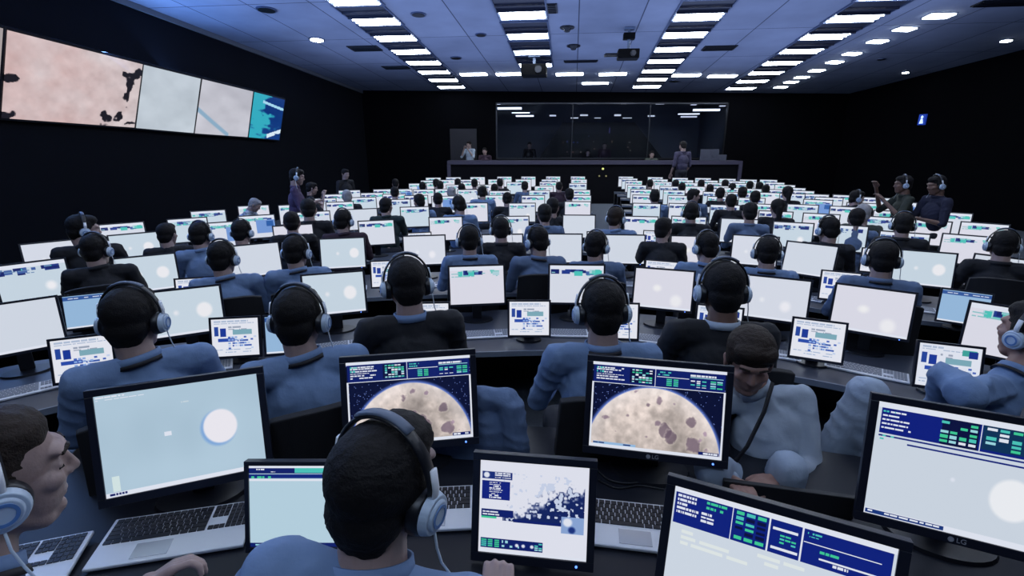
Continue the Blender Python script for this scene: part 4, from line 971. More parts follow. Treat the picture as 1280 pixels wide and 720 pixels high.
def headset_meshes(M, n='headset'):
    """band over the head, two cushions, two round cups with a ring, and a cord"""
    b = MB(); R = .0955
    pts = [(R * math.cos(t), -.005 - .008 * math.sin(t), .02 + (R + .019) * math.sin(t)) for t in [math.pi * (.02 + .96 * i / 22) for i in range(23)]]
    b.tube(pts, .0045, n=8, flat=3.0, axis=(0, 1, 0)); band = b.mesh(n + '_band', M_BLACK, M=M, smooth=True)
    pd = MB(); pts2 = [(p[0] * 1.045, p[1], .02 + (p[2] - .02) * 1.045) for p in pts[7:16]]; pd.tube(pts2, .005, n=8, flat=2.4, axis=(0, 1, 0)); pad = pd.mesh(n + '_pad', mat('headband_pad', (.10, .13, .20), .5), M=M, smooth=True)
    sl = []
    for s in (-1, 1):
        m_ = MB(); m_.tube([(s * .099, -.005, .0), (s * .101, -.005, .035), (s * .095, -.007, .068)], .004, n=8, flat=2.2, axis=(0, 1, 0)); sl.append(m_.mesh(n + '_slider', M_SILVER, M=M, smooth=True))
    cu, cp, rg = [], [], []
    for s in (-1, 1):
        m_ = MB(); m_.cyl((s * .070, -.004, -.012), (s * .092, -.004, -.012), .042, .038, n=28); cu.append(m_.mesh(n + '_cushion', M_BLACK, M=M, bevel=.004, smooth=True))
        m_ = MB(); m_.cyl((s * .092, -.004, -.012), (s * .106, -.004, -.012), .037, .032, n=32); m_.cyl((s * .106, -.004, -.012), (s * .111, -.004, -.012), .027, .023, n=32)
        cp.append(m_.mesh(n + '_cup', M_CUP, M=M, bevel=.0015, smooth=False))
        m_ = MB(); k = 32; V = []; F = []
        for rr_, xx in ((.019, .1112), (.019, .1126), (.014, .1126), (.014, .1112)):
            V += [(s * xx, -.004 + rr_ * math.cos(2 * math.pi * i / k), -.012 + rr_ * math.sin(2 * math.pi * i / k)) for i in range(k)]
        for a in range(4): F += [(a * k + i, a * k + (i + 1) % k, ((a + 1) % 4) * k + (i + 1) % k, ((a + 1) % 4) * k + i) for i in range(k)]
        m_.add(V, F); rg.append(m_.mesh(n + '_ring', M_CUPRING, M=M))
    m_ = MB(); m_.tube([(.104, -.004, -.045), (.108, .0, -.075), (.112, .012, -.11), (.13, .03, -.15), (.13, .05, -.20)], .0022, n=6); cord = m_.mesh(n + '_cord', M_CORD, M=M, smooth=True)
    return dict(band=band, pad=pad, sl=sl, cu=cu, cp=cp, rg=rg, cord=cord)
def put_headset(hs, parent, detail=True):
    h = put('headset', hs['band'], parent)
    if detail: put('band_pad', hs['pad'], h)
    for i in (0, 1):
        put('ear_cushion', hs['cu'][i], h); put('ear_cup', hs['cp'][i], h)
        if detail: put('slider', hs['sl'][i], h); put('ear_cup_ring', hs['rg'][i], h)
    if detail: put('headset_cord', hs['cord'], h)
    return h
def hand_prims(wrist, fwd, side, down, curl=.6, s=1., thumb=1):
    """palm, four unequal curled fingers and a thumb; fwd points along the hand, side to the thumb, down to the palm"""
    f, sd, dn = Vector(fwd).normalized(), Vector(side).normalized(), Vector(down).normalized(); w = Vector(wrist)
    p = [C(w, .026 * s, w + f * .03 * s, .026 * s)]
    for k in (-.030, -.010, .010, .030): p.append(C(w + f * .02 * s + sd * k * .6 * s, .015 * s, w + f * .082 * s + sd * k * s, .0125 * s))
    for k, L in ((-.030, .062), (-.010, .076), (.010, .082), (.030, .074)):
        a = w + f * .085 * s + sd * k * s; ang = .35; q = a; r = .0100
        for j, fr_ in enumerate((.45, .32, .23)):
            d = f * math.cos(ang) + dn * math.sin(ang); e = q + d * (L * fr_ * s); p.append(C(q, r * s, e, (r - .0009) * s)); q = e; r -= .0009; ang += curl
    a = w + f * .022 * s + sd * .026 * s * thumb; b = a + (f * .7 + sd * .65 * thumb + dn * .3).normalized() * .038 * s; c = b + (f * .95 + sd * .15 * thumb + dn * .25).normalized() * .032 * s
    p += [C(a, .015 * s, b, .012 * s), C(b, .0115 * s, c, .0095 * s)]
    return p

def figure(name, J, voxel, wr=.010, hair='short', seed=0, hs=True, jacket=False, hs_detail=True, hands=True):
    """a whole person from a table of joints J (metres): returns meshes. J: hip, chest, sho(L,R), elb, wri, knee, ank, head centre+angles"""
    H = HM(J['head'], *J.get('hang', (0, 0, 0))); HR = H.to_3x3()
    sl, sr = Vector(J['sho'][0]), Vector(J['sho'][1]); hip = Vector(J['hip']); ch = Vector(J['chest']); mid = (sl + sr) / 2
    hc = Vector(J['head']); neck = H @ Vector((0, -.028, -.075)); nb = mid + (ch - mid) * .12
    k = J.get('bulk', 1.); lk = J.get('legk', 1.)
    fwd = (sr - sl).cross(Vector((0, 0, 1))); fwd = -fwd.normalized() if fwd.length else Vector((0, 1, 0))
    R3 = Matrix((((sr - sl).normalized()), fwd, (sr - sl).normalized().cross(fwd))).transposed()
    body = xf(head_prims(), H) + [C(neck, .060, nb, .068), E(ch, (.125 * k, .08 * k, .14), R3), C(sl, .040, sr, .045), C(hip, .11, ch, .10)]
    cloth = [C(nb - (neck - nb) * .5, .085, nb + (neck - nb) * .30, .070), E(ch, (.175 * k, .125 * k, .17), R3), E((ch + hip) / 2, (.162 * k, .128 * k, .17), R3), E(hip, (.165 * k, .13 * k, .10), R3), C(sl + Vector((0, 0, -.012)), .056 * k, sr + Vector((0, 0, -.012)), .056 * k),
             C(sl + (sr - sl) * .12 + Vector((0, 0, .012)), .052 * k, nb + (sl - sr) * .08 + Vector((0, 0, .030)), .048), C(sr + (sl - sr) * .12 + Vector((0, 0, .012)), .052 * k, nb + (sr - sl) * .08 + Vector((0, 0, .030)), .048)]
    for i, s in ((0, -1), (1, 1)):
        a, b, c = Vector(J['sho'][i]), Vector(J['elb'][i]), Vector(J['wri'][i])
        body += [C(a, .042, b, .034), C(b, .036, c, .024)]
        cloth += [C(a, .064 * k, b, .050 * k), C(b, .050 * k, b + (c - b) * J.get('cuff', .92), .036)]
        if hands:
            f = J['hf'][i] if 'hf' in J else (c - b); dn = J['hd'][i] if 'hd' in J else Vector((0, 0, -1)); f = Vector(f).normalized(); dn = Vector(dn); dn = (dn - f * dn.dot(f)).normalized()
            side = f.cross(dn); side = side if side.dot(sr - sl) * s < 0 else -side
            body += hand_prims(c, f, side, dn, J.get('curl', .45))
    tr = []
    if 'knee' in J:
        for i in (0, 1):
            h_ = hip + (sr - sl).normalized() * (.085 * (-1, 1)[i]); kn, an = Vector(J['knee'][i]), Vector(J['ank'][i])
            body += [C(h_, .07, kn, .05), C(kn, .048, an, .035)]
            tr += [C(h_, .090 * lk, kn, .066 * lk), C(kn, .066 * lk, an, .047 * lk)]
        tr += [E(hip, (.168, .14, .10), R3)]
    out = dict(body=organic(name + '_body', body, voxel, 3), shirt=organic(name + '_shirt', cloth, max(voxel, .009), 6, wr, seed))
    meshmat(out['body'], M_SKIN)
    hp = xf(hair_prims(hair), H); out['hair'] = organic(name + '_hair', hp, max(voxel, .006) * .9, 3, .004, seed, 40)
    if tr: out['trousers'] = organic(name + '_trousers', tr, .014, 5, wr * .8, seed + 3)
    # collar ring and lanyard
    up = (neck - nb).normalized(); cpt = nb + (neck - nb) * .40
    def ring(c, r, hgt, th, tiltv):
        m_ = MB(); kk = 28; V = []; F = []
        a = Vector((1, 0, 0)); a = (R3 @ a); b = tiltv.cross(a).normalized(); a = b.cross(tiltv).normalized()
        for (rr_, z) in ((r, 0), (r * .93, hgt), (r * .93 - th, hgt), (r - th, 0)):
            V += [c + a * rr_ * math.cos(2 * math.pi * i / kk) + b * rr_ * .95 * math.sin(2 * math.pi * i / kk) + tiltv * z for i in range(kk)]
        for q in range(4): F += [(q * kk + i, q * kk + (i + 1) % kk, ((q + 1) % 4) * kk + (i + 1) % kk, ((q + 1) % 4) * kk + i) for i in range(kk)]
        m_.add(V, F); return m_
    out['collar'] = ring(cpt, .079, .032, .006, up).mesh(name + '_collar', None, smooth=True)
    m_ = ring(cpt - up * .006, .086, .014, .004, up)
    out['lanyard'] = m_.mesh(name + '_lanyard', M_LANYARD, smooth=True)
    if hs: out['hs'] = headset_meshes(H, name)
    out['H'] = H
    return out
SHIRT_MATS = {}
def build_person(fig, shirt, hairm, label, skin=None, collar=None, trousers=None, headset=True, lanyard=True, detail=True, loc=None, rz=0, scale=1, group=None):
    def vm(me, m):                       # the same mesh shared by everyone who wears that cloth
        key = (me.name, m.name)
        if key not in SHIRT_MATS: c = me.copy(); meshmat(c, m); SHIRT_MATS[key] = c
        return SHIRT_MATS[key]
    b = put('person', vm(fig['body'], skin or M_SKIN)); b['label'] = label; b['category'] = 'person'
    if group: b['group'] = group
    put('hair', vm(fig['hair'], hairm), b); s = put('shirt', vm(fig['shirt'], shirt), b)
    if 'trousers' in fig: put('trousers', vm(fig['trousers'], trousers or M_TROUSER), b)
    if detail: put('collar', vm(fig['collar'], collar or shirt), s)
    if lanyard and detail: put('lanyard', fig['lanyard'], b)
    if headset and 'hs' in fig: put_headset(fig['hs'], b, detail)
    if loc is not None: b.location = loc
    b.rotation_euler = (0, 0, rz); b.scale = (scale,) * 3
    return b

def seated(name, voxel, hy=0, hp=.15, hr=0, lean=.0, dx=0, seed=0, hair='short', bulk=.97, **k):
    J = dict(head=(dx, .05 + lean, 1.185), hang=(hy, hp, hr), chest=(dx * .5, .0 + lean * .5, .85), hip=(0, -.03, .56), sho=[(-.185 + dx * .8, -.005 + lean, 1.010), (.185 + dx * .8, -.005 + lean, 1.005)],
             elb=[(-.25 + dx * .5, .10 + lean, .76), (.25 + dx * .5, .10 + lean, .76)], wri=[(-.13, .36 + lean, .74), (.13, .36 + lean, .74)],
             knee=[(-.13, .40, .50), (.13, .40, .50)], ank=[(-.13, .40, .07), (.13, .40, .07)], bulk=bulk)
    return figure(name, J, voxel, hair=hair, seed=seed, **k)
FIG = dict(a=seated('sit_straight', .008), b=seated('sit_right', .008, hy=-.5, hp=.1, lean=.03, seed=3), c=seated('sit_left', .008, hy=.45, hp=.2, dx=-.02, seed=5),
           d=seated('sit_bowed', .009, hp=.5, lean=.10, seed=7), e=seated('sit_profile_right', .008, hy=-1.35, hp=.15, seed=8),
           f=seated('sit_profile_left', .008, hy=1.3, hp=.15, seed=9), g=seated('sit_full_hair', .009, hair='full', seed=4), t=seated('sit_long_hair', .009, hair='tail', hy=.2, seed=6))
# chair
def chair_parts():
    s = MB(); s.box(-.24, .24, -.22, .22, .44, .50); seat = s.mesh('chair_seat', M_CHAIR, bevel=.018)
    b = MB(); n = 8
    V = []; F = []
    for i in range(n + 1):
        t = -1 + 2 * i / n; x = .23 * t; y = -.27 + .05 * t * t; V += [(x, y, .56), (x, y + .045, .56), (x * .92, y - .055, 1.0 - .03 * abs(t) ** 3), (x * .92, y - .015, 1.0 - .03 * abs(t) ** 3)]
    for i in range(n):
        a, c = i * 4, i * 4 + 4
        F += [(a, a + 2, c + 2, c), (a + 1, c + 1, c + 3, a + 3), (a + 2, a + 3, c + 3, c + 2), (a, c, c + 1, a + 1)]
    F += [(0, 1, 3, 2), (n * 4, n * 4 + 2, n * 4 + 3, n * 4 + 1)]
    b.add(V, F); back = b.mesh('chair_back', M_CHAIR, bevel=.006)
    sp = MB(); sp.tube([(0, -.26, .75), (0, -.26, .45), (0, -.1, .42)], .022, n=8); spine = sp.mesh('chair_spine', M_BLACK)
    c = MB(); c.cyl((0, 0, .10), (0, 0, .44), .028); col = c.mesh('chair_column', M_STEEL)
    legs = []
    for k in range(5):
        a = 2 * math.pi * k / 5 + .3; m_ = MB(); m_.tube([(0, 0, .11), (.27 * math.cos(a), .27 * math.sin(a), .075)], [.025, .016], n=8); m_.cyl((.27 * math.cos(a), .27 * math.sin(a) - .012, .03), (.27 * math.cos(a), .27 * math.sin(a) + .012, .03), .029, n=14); legs.append(m_.mesh('chair_leg', M_BLACK))
    arms = []
    for s_ in (-1, 1):
        m_ = MB(); m_.tube([(s_ * .23, -.05, .47), (s_ * .29, -.05, .50), (s_ * .29, -.05, .66)], .014, n=8); m_.box(s_ * .29 - .03, s_ * .29 + .03, -.16, .10, .66, .685); arms.append(m_.mesh('chair_arm', M_BLACK))
    return seat, back, spine, col, legs, arms
CH = chair_parts()
def make_chair(loc, rz, label, scale=1, arms=False):
    r = empty('office_chair', loc, rz, scale); put('seat', CH[0], r); put('backrest', CH[1], r); put('spine', CH[2], r); put('column', CH[3], r)
    for l in CH[4]: put('leg', l, r)
    if arms:
        for a in CH[5]: put('armrest', a, r)
    return tag(r, label, 'chair', 'black office chairs')
HT = 1.320                              # crown of a seated figure
CHW = 'black office chair of the '
def seat_person(u, v, D, fig, shirt, hairm, label, face=None, floor=0., chair=None, **k):
    p = at_drop(u, v, D); sc = (CAM_Z - D - floor) / HT
    if face is None: face = -.75 * math.atan2(p.x - CC.x, p.y - CC.y)
    off = Matrix.Rotation(face, 3, 'Z') @ Vector((0, .04, 0)) * sc
    o = build_person(FIG[fig], shirt, hairm, label, loc=(p.x - off.x, p.y - off.y, floor + .001), rz=face, scale=sc, **k)
    if chair: make_chair((p.x - off.x, p.y - off.y, floor + .001), face, chair, scale=sc * .98)
    return o
# ---- second row, seen from behind
B, B2, W_, JK, MR, GR = M_SHIRT, M_SHIRT2, M_WSHIRT, M_JACKET, M_MAROON, M_GREEN
seat_person(158, 361, .54, 'b', B, M_HAIR, 'man in light blue shirt with headset, leftmost in the second row, seen from behind', chair=CHW + 'leftmost man in the second row')
seat_person(371, 362, .56, 'b', B, M_HAIR, 'man in light blue shirt with headset and lanyard, behind the globe monitor', chair=CHW + 'man in blue behind the globe monitor')
seat_person(507, 321, .52, 'a', JK, M_HAIR, 'man in a dark suit jacket with headset, left of the centre in the second row', collar=M_SHIRT, lanyard=False, chair=CHW + 'dark suited man left of centre')
seat_person(755, 350, .55, 'a', B, M_HAIR, 'broad man in light blue shirt with headset, centre of the second row', chair=CHW + 'broad man in blue at the centre')
seat_person(908, 327, .52, 'a', JK, M_HAIR, 'dark skinned man in a black suit with headset, right of the centre', skin=M_SKIN2, collar=M_WSHIRT, lanyard=False, face=-.1, chair=CHW + 'man in the black suit right of centre')
# ---- third row
T3 = 'third row'
for (u, v, D, f, s, hm, lab, kw) in [
    (115, 293, .66, 'b', JK, M_HAIR, 'man in a black jacket with headset, leftmost of the third row', dict(collar=M_JACKET, lanyard=False)),
    (275, 302, .66, 'b', B, M_HAIR, 'short haired man in blue shirt with headset, between two blank monitors at the left', {}),
    (368, 295, .66, 'b', B, M_HAIR, 'man in blue shirt with wide headset, third row, right of a header screen', {}),
    (586, 282, .66, 'a', B, M_HAIR, 'man in blue shirt with headset at left of centre, behind the header screen', {}),
    (675, 283, .66, 'c', B2, M_HAIR, 'man in blue shirt seated just left of centre, third row', {}),
    (747, 290, .68, 'b', B2, M_HAIR, 'man in blue shirt with headset at the very centre of the third row', {}),
    (888, 290, .67, 'c', B, M_HAIR, 'man in blue shirt partly hidden behind the black suited man', {}),
    (962, 296, .68, 'a', B, M_HAIR, 'man in blue shirt right of the black suited man, third row', {}),
    (1108, 301, .63, 'a', B2, M_HAIR, 'broad shouldered man in blue shirt with large headset at the right, third row', {}),
    (1259, 288, .66, 'a', JK, M_HAIR, 'dark haired person at the far right edge of the third row', dict(lanyard=False))]:
    seat_person(u, v, D, f, s, hm, lab, chair='black office chair under the ' + ' '.join(lab.split()[:10]).rstrip(','), **kw)
# ---- further rows: (u, v crown, width-ish drop, figure, clothes, hair, headset, description)
FAR = [(248, 278, .68, 'b', B, 0, 1, 'in blue shirt with a large pale ear cup at the left'), (206, 279, .74, 'b', JK, 0, 0, 'in dark clothes sitting by the left wall monitors'),
 (300, 275, .70, 'b', B2, 0, 1, 'in blue shirt before a header screen at the left'), (100, 268, .58, 'e', JK, 0, 1, 'in profile with a pale ear cup at the dark left wall'),
 (363, 264, .68, 'a', JK, 0, 0, 'with thick black hair, only the head showing'), (384, 248, .60, 'a', JK, 0, 0, 'with dark hair under the standing man in purple'),
 (428, 262, .66, 'b', MR, 0, 1, 'in maroon with shaved head and a headset'), (482, 247, .68, 'b', GR, 0, 0, 'in dark green jacket leaning right'), (433, 237, .72, 'a', JK, 2, 0, 'in front of the standing man at the back'),
 (525, 242, .70, 'c', B, 0, 0, 'in blue shirt leaning left with black hair'), (575, 245, .66, 'c', B, 0, 1, 'in blue shirt with curly black hair and headset'), (603, 232, .70, 'a', B, 0, 1, 'in blue shirt with pale headset behind'),
 (626, 271, .67, 'a', JK, 0, 1, 'with wide headset, only the head showing left of centre'), (681, 256, .68, 'g', B2, 0, 0, 'in blue with tousled hair left of the aisle'), (691, 248, .69, 'g', JK, 0, 0, 'in dark behind the tousled head'),
 (771, 259, .66, 'b', B, 1, 1, 'in blue shirt with thin pale headband at the aisle'), (819, 237, .70, 'a', B, 0, 0, 'in blue shirt with dark head right of the aisle'), (865, 253, .66, 'a', JK, 0, 1, 'in black suit with headset right of the aisle'),
 (831, 272, .69, 'b', JK, 0, 0, 'with black hair seen low beside the suited man'), (868, 236, .70, 'e', B2, 0, 0, 'in profile with blue sleeves behind the suited man'),
 (915, 242, .70, 'a', JK, 0, 0, 'with round black hair in the right block'), (901, 234, .72, 'a', JK, 0, 0, 'with dark hair in the right block'), (939, 254, .68, 'g', B2, 0, 0, 'with thick black hair, right block'),
 (945, 238, .72, 'a', JK, 0, 0, 'in dark clothes in the right block'), (973, 249, .70, 't', JK, 0, 0, 'with long dark hair in the right block'), (985, 233, .70, 't', JK, 0, 0, 'with pointed dark hair tied up high'),
 (1041, 271, .66, 'c', JK, 0, 1, 'in black jacket with a hand at the face'), (1073, 238, .68, 'e', JK, 0, 1, 'with pale face in the far right block'), (1073, 260, .69, 'a', B2, 0, 0, 'with black hair before a header screen at the right'),
 (1081, 256, .71, 'g', M_OLIVE, 2, 0, 'with grey green hair at the right'), (1132, 266, .66, 'a', JK, 0, 1, 'with black headset in front of the olive shirted man'), (1023, 279, .8, 'a', JK, 0, 0, '')][:-1]
FARTHER = [(494, 224, 0), (528, 227, 0), (545, 224, 0), (550, 226.5, 0), (572, 223.5, 0), (577, 229, 0), (593, 224, 0), (618, 229.5, 0), (625, 223.5, 0), (564, 233, 2), (547, 240.5, 0), (656, 227, 0), (699, 227, 0), (712, 236, 0),
 (845, 225, 0), (853, 228, 0), (877, 225, 0), (888, 230, 0), (907, 225, 0), (916, 228.5, 0), (938, 226, 0), (929, 234, 0), (950, 228, 0), (958, 230.5, 0), (634, 240, 0), (813, 224, 0), (493, 233, 0)]
for i, (u, v, D, f, s, h, hs, lab) in enumerate(FAR):
    seat_person(u, v, D, f, s, (M_HAIR, M_HAIRB, M_HAIRG)[h], 'seated person ' + lab, headset=bool(hs), detail=(D < .69), lanyard=False)
sf = sorted(FARTHER)
for i, (u, v, h) in enumerate(sf):
    p = at_drop(u, v, .8); wing = 'left' if u < 750 else 'right'; n = sum(1 for q in sf[:i + 1] if (q[0] < 750) == (u < 750))
    seat_person(u, v, .78 if v < 231 else .74, 'ag'[i % 2], (JK, B2, MR, JK)[i % 4], (M_HAIR, M_HAIRB, M_HAIRG)[h],
                'tiny seated person far back, head %s from left among those %s of the aisle' % (ORD[n], wing), headset=False, detail=False, group='seated people in the far rows')
FIG_N = 0
# ---- standing people
def standing(name, voxel, head, hang, sho, elb, wri, seed=0, hair='short', hs=True, cuff=.15):
    J = dict(head=head, hang=hang, chest=(0, 0, 1.28), hip=(0, 0, .98), sho=sho, elb=elb, wri=wri, knee=[(-.10, .03, .52), (.10, .03, .52)], ank=[(-.10, 0, .08), (.10, 0, .08)], cuff=cuff)
    return figure(name, J, voxel, hair=hair, seed=seed, hs=hs)
def stand_at(u, v, z, fig, shirt, hairm, label, rz, H=1.77, **k):
    p = at_depth(u, v, z); sc = p.z / H; return build_person(fig, shirt, hairm, label, loc=(p.x, p.y, .001), rz=rz, scale=sc, lanyard=False, **k)
S0 = [(-.19, 0, 1.45), (.19, 0, 1.45)]
st1 = standing('stand_polo', .008, (0, .05, 1.655), (0, .25, 0), S0, [(-.26, .05, 1.17), (.26, .08, 1.17)], [(-.12, .26, 1.22), (.12, .28, 1.26)])
stand_at(366, 212, 7.2, st1, M_POLO, M_HAIR, 'standing man in purple polo shirt with pale headset by the left wall', -1.25, skin=M_SKIN)
st2 = standing('stand_hands_up', .008, (0, .05, 1.655), (0, .2, 0), S0, [(-.28, .16, 1.20), (.28, .16, 1.20)], [(-.07, .26, 1.52), (.07, .26, 1.52)], seed=2, hs=False)
stand_at(386, 229, 8.0, st2, M_JACKET, M_HAIR, 'man beside the purple polo holding both hands up before his face', -1.1, H=1.77)
st3 = standing('stand_plain', .008, (0, .04, 1.655), (0, .2, 0), S0, [(-.25, .0, 1.15), (.25, .0, 1.15)], [(-.22, .15, .93), (.22, .15, .93)], seed=5, hs=False)
stand_at(430, 212, 10.5, st3, M_JACKET, M_HAIR, 'standing man in black looking down, far back at the left wall', -2.2)
stand_at(302, 249, 6.9, standing('bent_grey', .009, (0, .22, 1.60), (0, .6, 0), [(-.19, .10, 1.45), (.19, .10, 1.45)], [(-.26, .22, 1.2), (.26, .22, 1.2)], [(-.12, .42, 1.15), (.12, .42, 1.15)], hs=False, cuff=.9), W_, M_HAIRG, 'grey haired man in white bending forward by the left wall', -1.4, H=1.72)
st4 = standing('stand_hand_face', .008, (0, .05, 1.655), (0, .1, 0), S0, [(-.30, .12, 1.22), (.30, .18, 1.25)], [(-.10, .30, 1.45), (.12, .34, 1.60)], seed=7)
stand_at(1136, 221, 6.4, st4, mat('shaded_olive_shirt', (.022, .028, .022), .85), M_HAIR, 'standing man in olive shirt with pale headset raising a hand, right side', 1.25, skin=M_SKIN2)  # shirt and skin colours darkened to stand in for the shade here
stand_at(1178, 221, 6.0, st1, mat('navy_jacket', (.010, .012, .035), .85), M_HAIR, 'person in navy jacket with white headset at the right wall', 1.5, skin=M_SKIN2)  # darker skin colour again in place of the dimness by this wall
stand_at(855, 177, 15.6, st3, mat('lilac_shirt', (.05, .045, .09), .85), M_HAIR, 'person in lilac top leaning at the long counter, seen from behind', .3, H=1.77)
def gallery_person(u, v, off, label, shirt, rz):
    p = on_back(u, v, off); sc = .95; o = build_person(st3 if u > 600 else st2, shirt, M_HAIR, label, loc=(p.x, p.y, p.z - 1.77 * sc), rz=rz, scale=sc, lanyard=False, detail=False, headset=False); return o
gallery_person(587, 177, .35, 'person in white shirt standing behind the counter at the left door', W_, 2.6)
for (u, v, lab, sh) in [(606, 185, 'low seated person at the left end of the counter', MR), (662, 178, 'dim figure leftmost inside the gallery window', JK), (756, 178, 'pale figure at the middle of the gallery window', MR),
                        (815, 189, 'small figure with pale face behind the counter, right of middle', M_OLIVE), (735, 187, 'dim figure near the blue light in the gallery', JK)]:
    gallery_person(u, v, .55 if u in (606, 815) else -1.0, lab, sh, 3.0)
for k, (u, v, w, h) in enumerate([(881, 198, .34, .38), (892, 198, .30, .38), (902, 200, .28, .20)]):
    p = on_back(u, v, 1.35); m_ = MB(); m_.box(-w / 2, w / 2, -.05, .05, 0, h); m_.box(-w / 4, w / 4, -.06, -.05, h * .3, h * .5); o = m_.build('document_box', mat('pale_box_card', (.045, .05, .08), .7), bevel=.01); o.location = (p.x, p.y, ct + .001); o.rotation_euler = (0, 0, YAW)
    tag(o, ['tall pale box on the right end of the counter, left one', 'tall pale box on the right end of the counter, right one', 'low white box at the right end of the counter'][k], 'box')

# ---- young man facing the viewer, between the two nearest rows
def W3(u, v, z): return at_depth(u, v, z)
def world_person(name, J, voxel, shirt, hairm, label, hair='short', collar=None, trousers=None, skin=None, headset=True, lanyard=True, seed=0, wr=.012):
    f = figure(name, J, voxel, hair=hair, seed=seed, hs=headset, wr=wr); return f, build_person(f, shirt, hairm, label, skin=skin, collar=collar, trousers=trousers, headset=headset, lanyard=lanyard)
Jf = dict(head=W3(936, 452, 1.95), hang=(math.pi - .25, .30, 0), chest=W3(958, 548, 2.06), hip=W3(950, 610, 2.12), sho=[W3(1003, 497, 2.03), W3(893, 500, 2.05)],
          elb=[W3(1014, 585, 1.98), W3(893, 590, 1.98)], wri=[W3(968, 600, 1.80), W3(915, 602, 1.80)], knee=[W3(985, 585, 1.78), W3(890, 583, 1.80)], ank=[W3(960, 720, 2.0), W3(915, 720, 2.0)], bulk=.85)
f, o = world_person('facing_man', Jf, .006, M_WSHIRT, M_HAIRB, 'young man in white shirt and lanyard facing the viewer with bowed head', hair='full', trousers=M_WTROUSER, headset=False, lanyard=False, skin=mat('dim_skin', (.30, .17, .14), .5))
m_ = MB()
for q in ([(903, 497, 1.92), (906, 530, 1.905), (913, 580, 1.89)], [(966, 478, 1.93), (955, 515, 1.905), (934, 558, 1.89), (915, 582, 1.89)]):
    m_.tube([W3(*p) for p in q], .010, n=6, flat=.25, axis=(0, 1, 0))
put('lanyard', m_.mesh('lanyard_strap', M_LANYARD, M=None, smooth=True), o)
for s in (-1, 1):
    m_ = MB(); m_.tube([f['H'] @ Vector((s * .015, .094, .034)), f['H'] @ Vector((s * .032, .091, .038)), f['H'] @ Vector((s * .046, .080, .033))], .0045, n=6); put('eyebrow', m_.mesh('eyebrow', M_HAIRB), o)
# ---- man leaning back at the right
Jr = dict(head=W3(1290, 418, 2.00), hang=(.25, -.02, 0), chest=W3(1222, 540, 2.05), hip=W3(1135, 640, 2.15), sho=[W3(1208, 492, 1.85), W3(1300, 475, 2.15)],
          elb=[W3(1180, 468, 1.95), W3(1330, 560, 2.1)], wri=[W3(1160, 540, 2.25), W3(1250, 600, 2.2)], knee=[W3(1085, 492, 2.05), W3(1150, 560, 2.30)], ank=[W3(1000, 625, 2.3), W3(1130, 690, 2.1)], bulk=1.0, legk=1.2)
f, o = world_person('leaning_man', Jr, .007, M_SHIRT, M_HAIR, 'man in light blue shirt and white trousers leaning back at the right, knee raised', trousers=M_WTROUSER, skin=mat('dim_skin', (.3, .17, .14)), seed=12, wr=.02)
# ---- man in profile at the lower left
Jp = dict(head=W3(5, 642, .81) - Matrix.Rotation(-.64, 3, 'Z') @ Vector((.112, -.004, -.012)), hang=(-.64, .12, .0), chest=W3(-70, 860, .80), hip=W3(-110, 1080, .90), sho=[W3(-30, 742, 1.00), W3(-60, 800, .66)],
          elb=[W3(90, 860, 1.1), W3(60, 1000, .75)], wri=[W3(170, 742, 1.14), W3(160, 900, .9)], hf=[Vector((.55, .45, .25)), Vector((1, .3, 0))], hd=[Vector((.6, -.1, -.8)), Vector((0, 0, -1))], curl=.75,
          knee=[W3(60, 1150, 1.2), W3(60, 1250, .9)], ank=[(-.5, 1.0, .15), (-.2, .8, .15)])
f, o = world_person('profile_man', Jp, .0042, M_SHIRT, M_HAIRB, 'man in profile with pale headset at the lower left, looking right', hair='receding', seed=15)
for s in (-1, 1):
    m_ = MB(); m_.tube([f['H'] @ Vector((s * .014, .094, .034)), f['H'] @ Vector((s * .030, .091, .038)), f['H'] @ Vector((s * .046, .080, .032))], .0045, n=6); put('eyebrow', m_.mesh('eyebrow', M_HAIRB), o)
    m_ = MB(); m_.tube([f['H'] @ Vector((s * .017, .0825, .004)), f['H'] @ Vector((s * .030, .0835, .001)), f['H'] @ Vector((s * .042, .076, .004))], .0022, n=6); put('eyelashes', m_.mesh('eyelashes', M_HAIR), o)
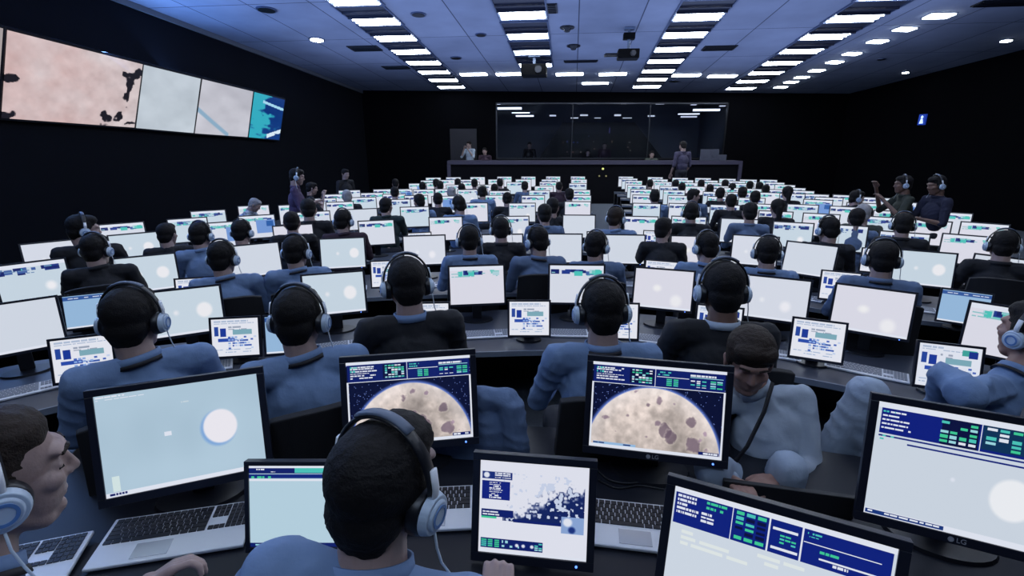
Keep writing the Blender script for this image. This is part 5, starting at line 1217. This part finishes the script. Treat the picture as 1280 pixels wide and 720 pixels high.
# ---- the man nearest the viewer, seen from behind
Jc = dict(head=W3(482, 608, .90), hang=(-.42, .10, .06), chest=W3(450, 860, .84), hip=W3(430, 1150, .85), sho=[W3(350, 722, .86), W3(575, 765, .88)],
          elb=[W3(250, 900, .95), W3(650, 900, 1.0)], wri=[W3(330, 800, 1.25), W3(622, 780, 1.12)], hf=[Vector((.4, .9, 0)), Vector((.0, .75, .55))], hd=[Vector((0, 0, -1)), Vector((0, .5, -.8))], curl=.8,
          knee=[W3(330, 1150, 1.2), W3(560, 1150, 1.2)], ank=[(-.25, 1.15, .17), (.05, 1.15, .17)], bulk=1.08)
f, o = world_person('near_man', Jc, .0045, M_SHIRT, M_HAIR, 'man nearest the viewer in light blue shirt with headset, seen from behind', seed=18)

# ---- black panel on the far edge of the nearest desk, and the pale jacket on a chair beyond it
a, b_ = W3(905, 601, 1.72), W3(1075, 612, 1.62); m_ = MB(); d_ = (b_ - a).normalized(); n_ = Vector((-d_.y, d_.x, 0)) * .02
m_.hexa([(a.x, a.y, FZ + .001), (b_.x, b_.y, FZ + .001), (b_.x + n_.x, b_.y + n_.y, FZ + .001), (a.x + n_.x, a.y + n_.y, FZ + .001), (a.x, a.y, a.z), (b_.x, b_.y, a.z), (b_.x + n_.x, b_.y + n_.y, a.z), (a.x + n_.x, a.y + n_.y, a.z)])
tag(m_.build('desk_panel', M_DARKDESK, bevel=.003), 'low black upright panel on the desk in front of the facing young man', 'desk panel')
p = W3(590, 566, 2.35)
make_chair((p.x, p.y + .02, .001), -.15, 'black office chair with a pale blue jacket over its back, behind the moon monitor', scale=1.0)
jk = organic('hung_jacket', [C((-.17, 0, .98), .05, (.17, 0, .98), .05), E((0, 0, .82), (.20, .075, .17)), E((0, .0, .62), (.19, .07, .16)), C((-.19, -.01, .95), .055, (-.24, -.02, .60), .045), C((.19, -.01, .95), .055, (.24, -.02, .60), .045)], .009, 5, .016, 4)
meshmat(jk, M_SHIRT2); o = put('jacket', jk, None, (p.x, p.y - .27, .02), -.15); tag(o, 'pale blue jacket hung over a chair back, right of the moon monitor', 'jacket')
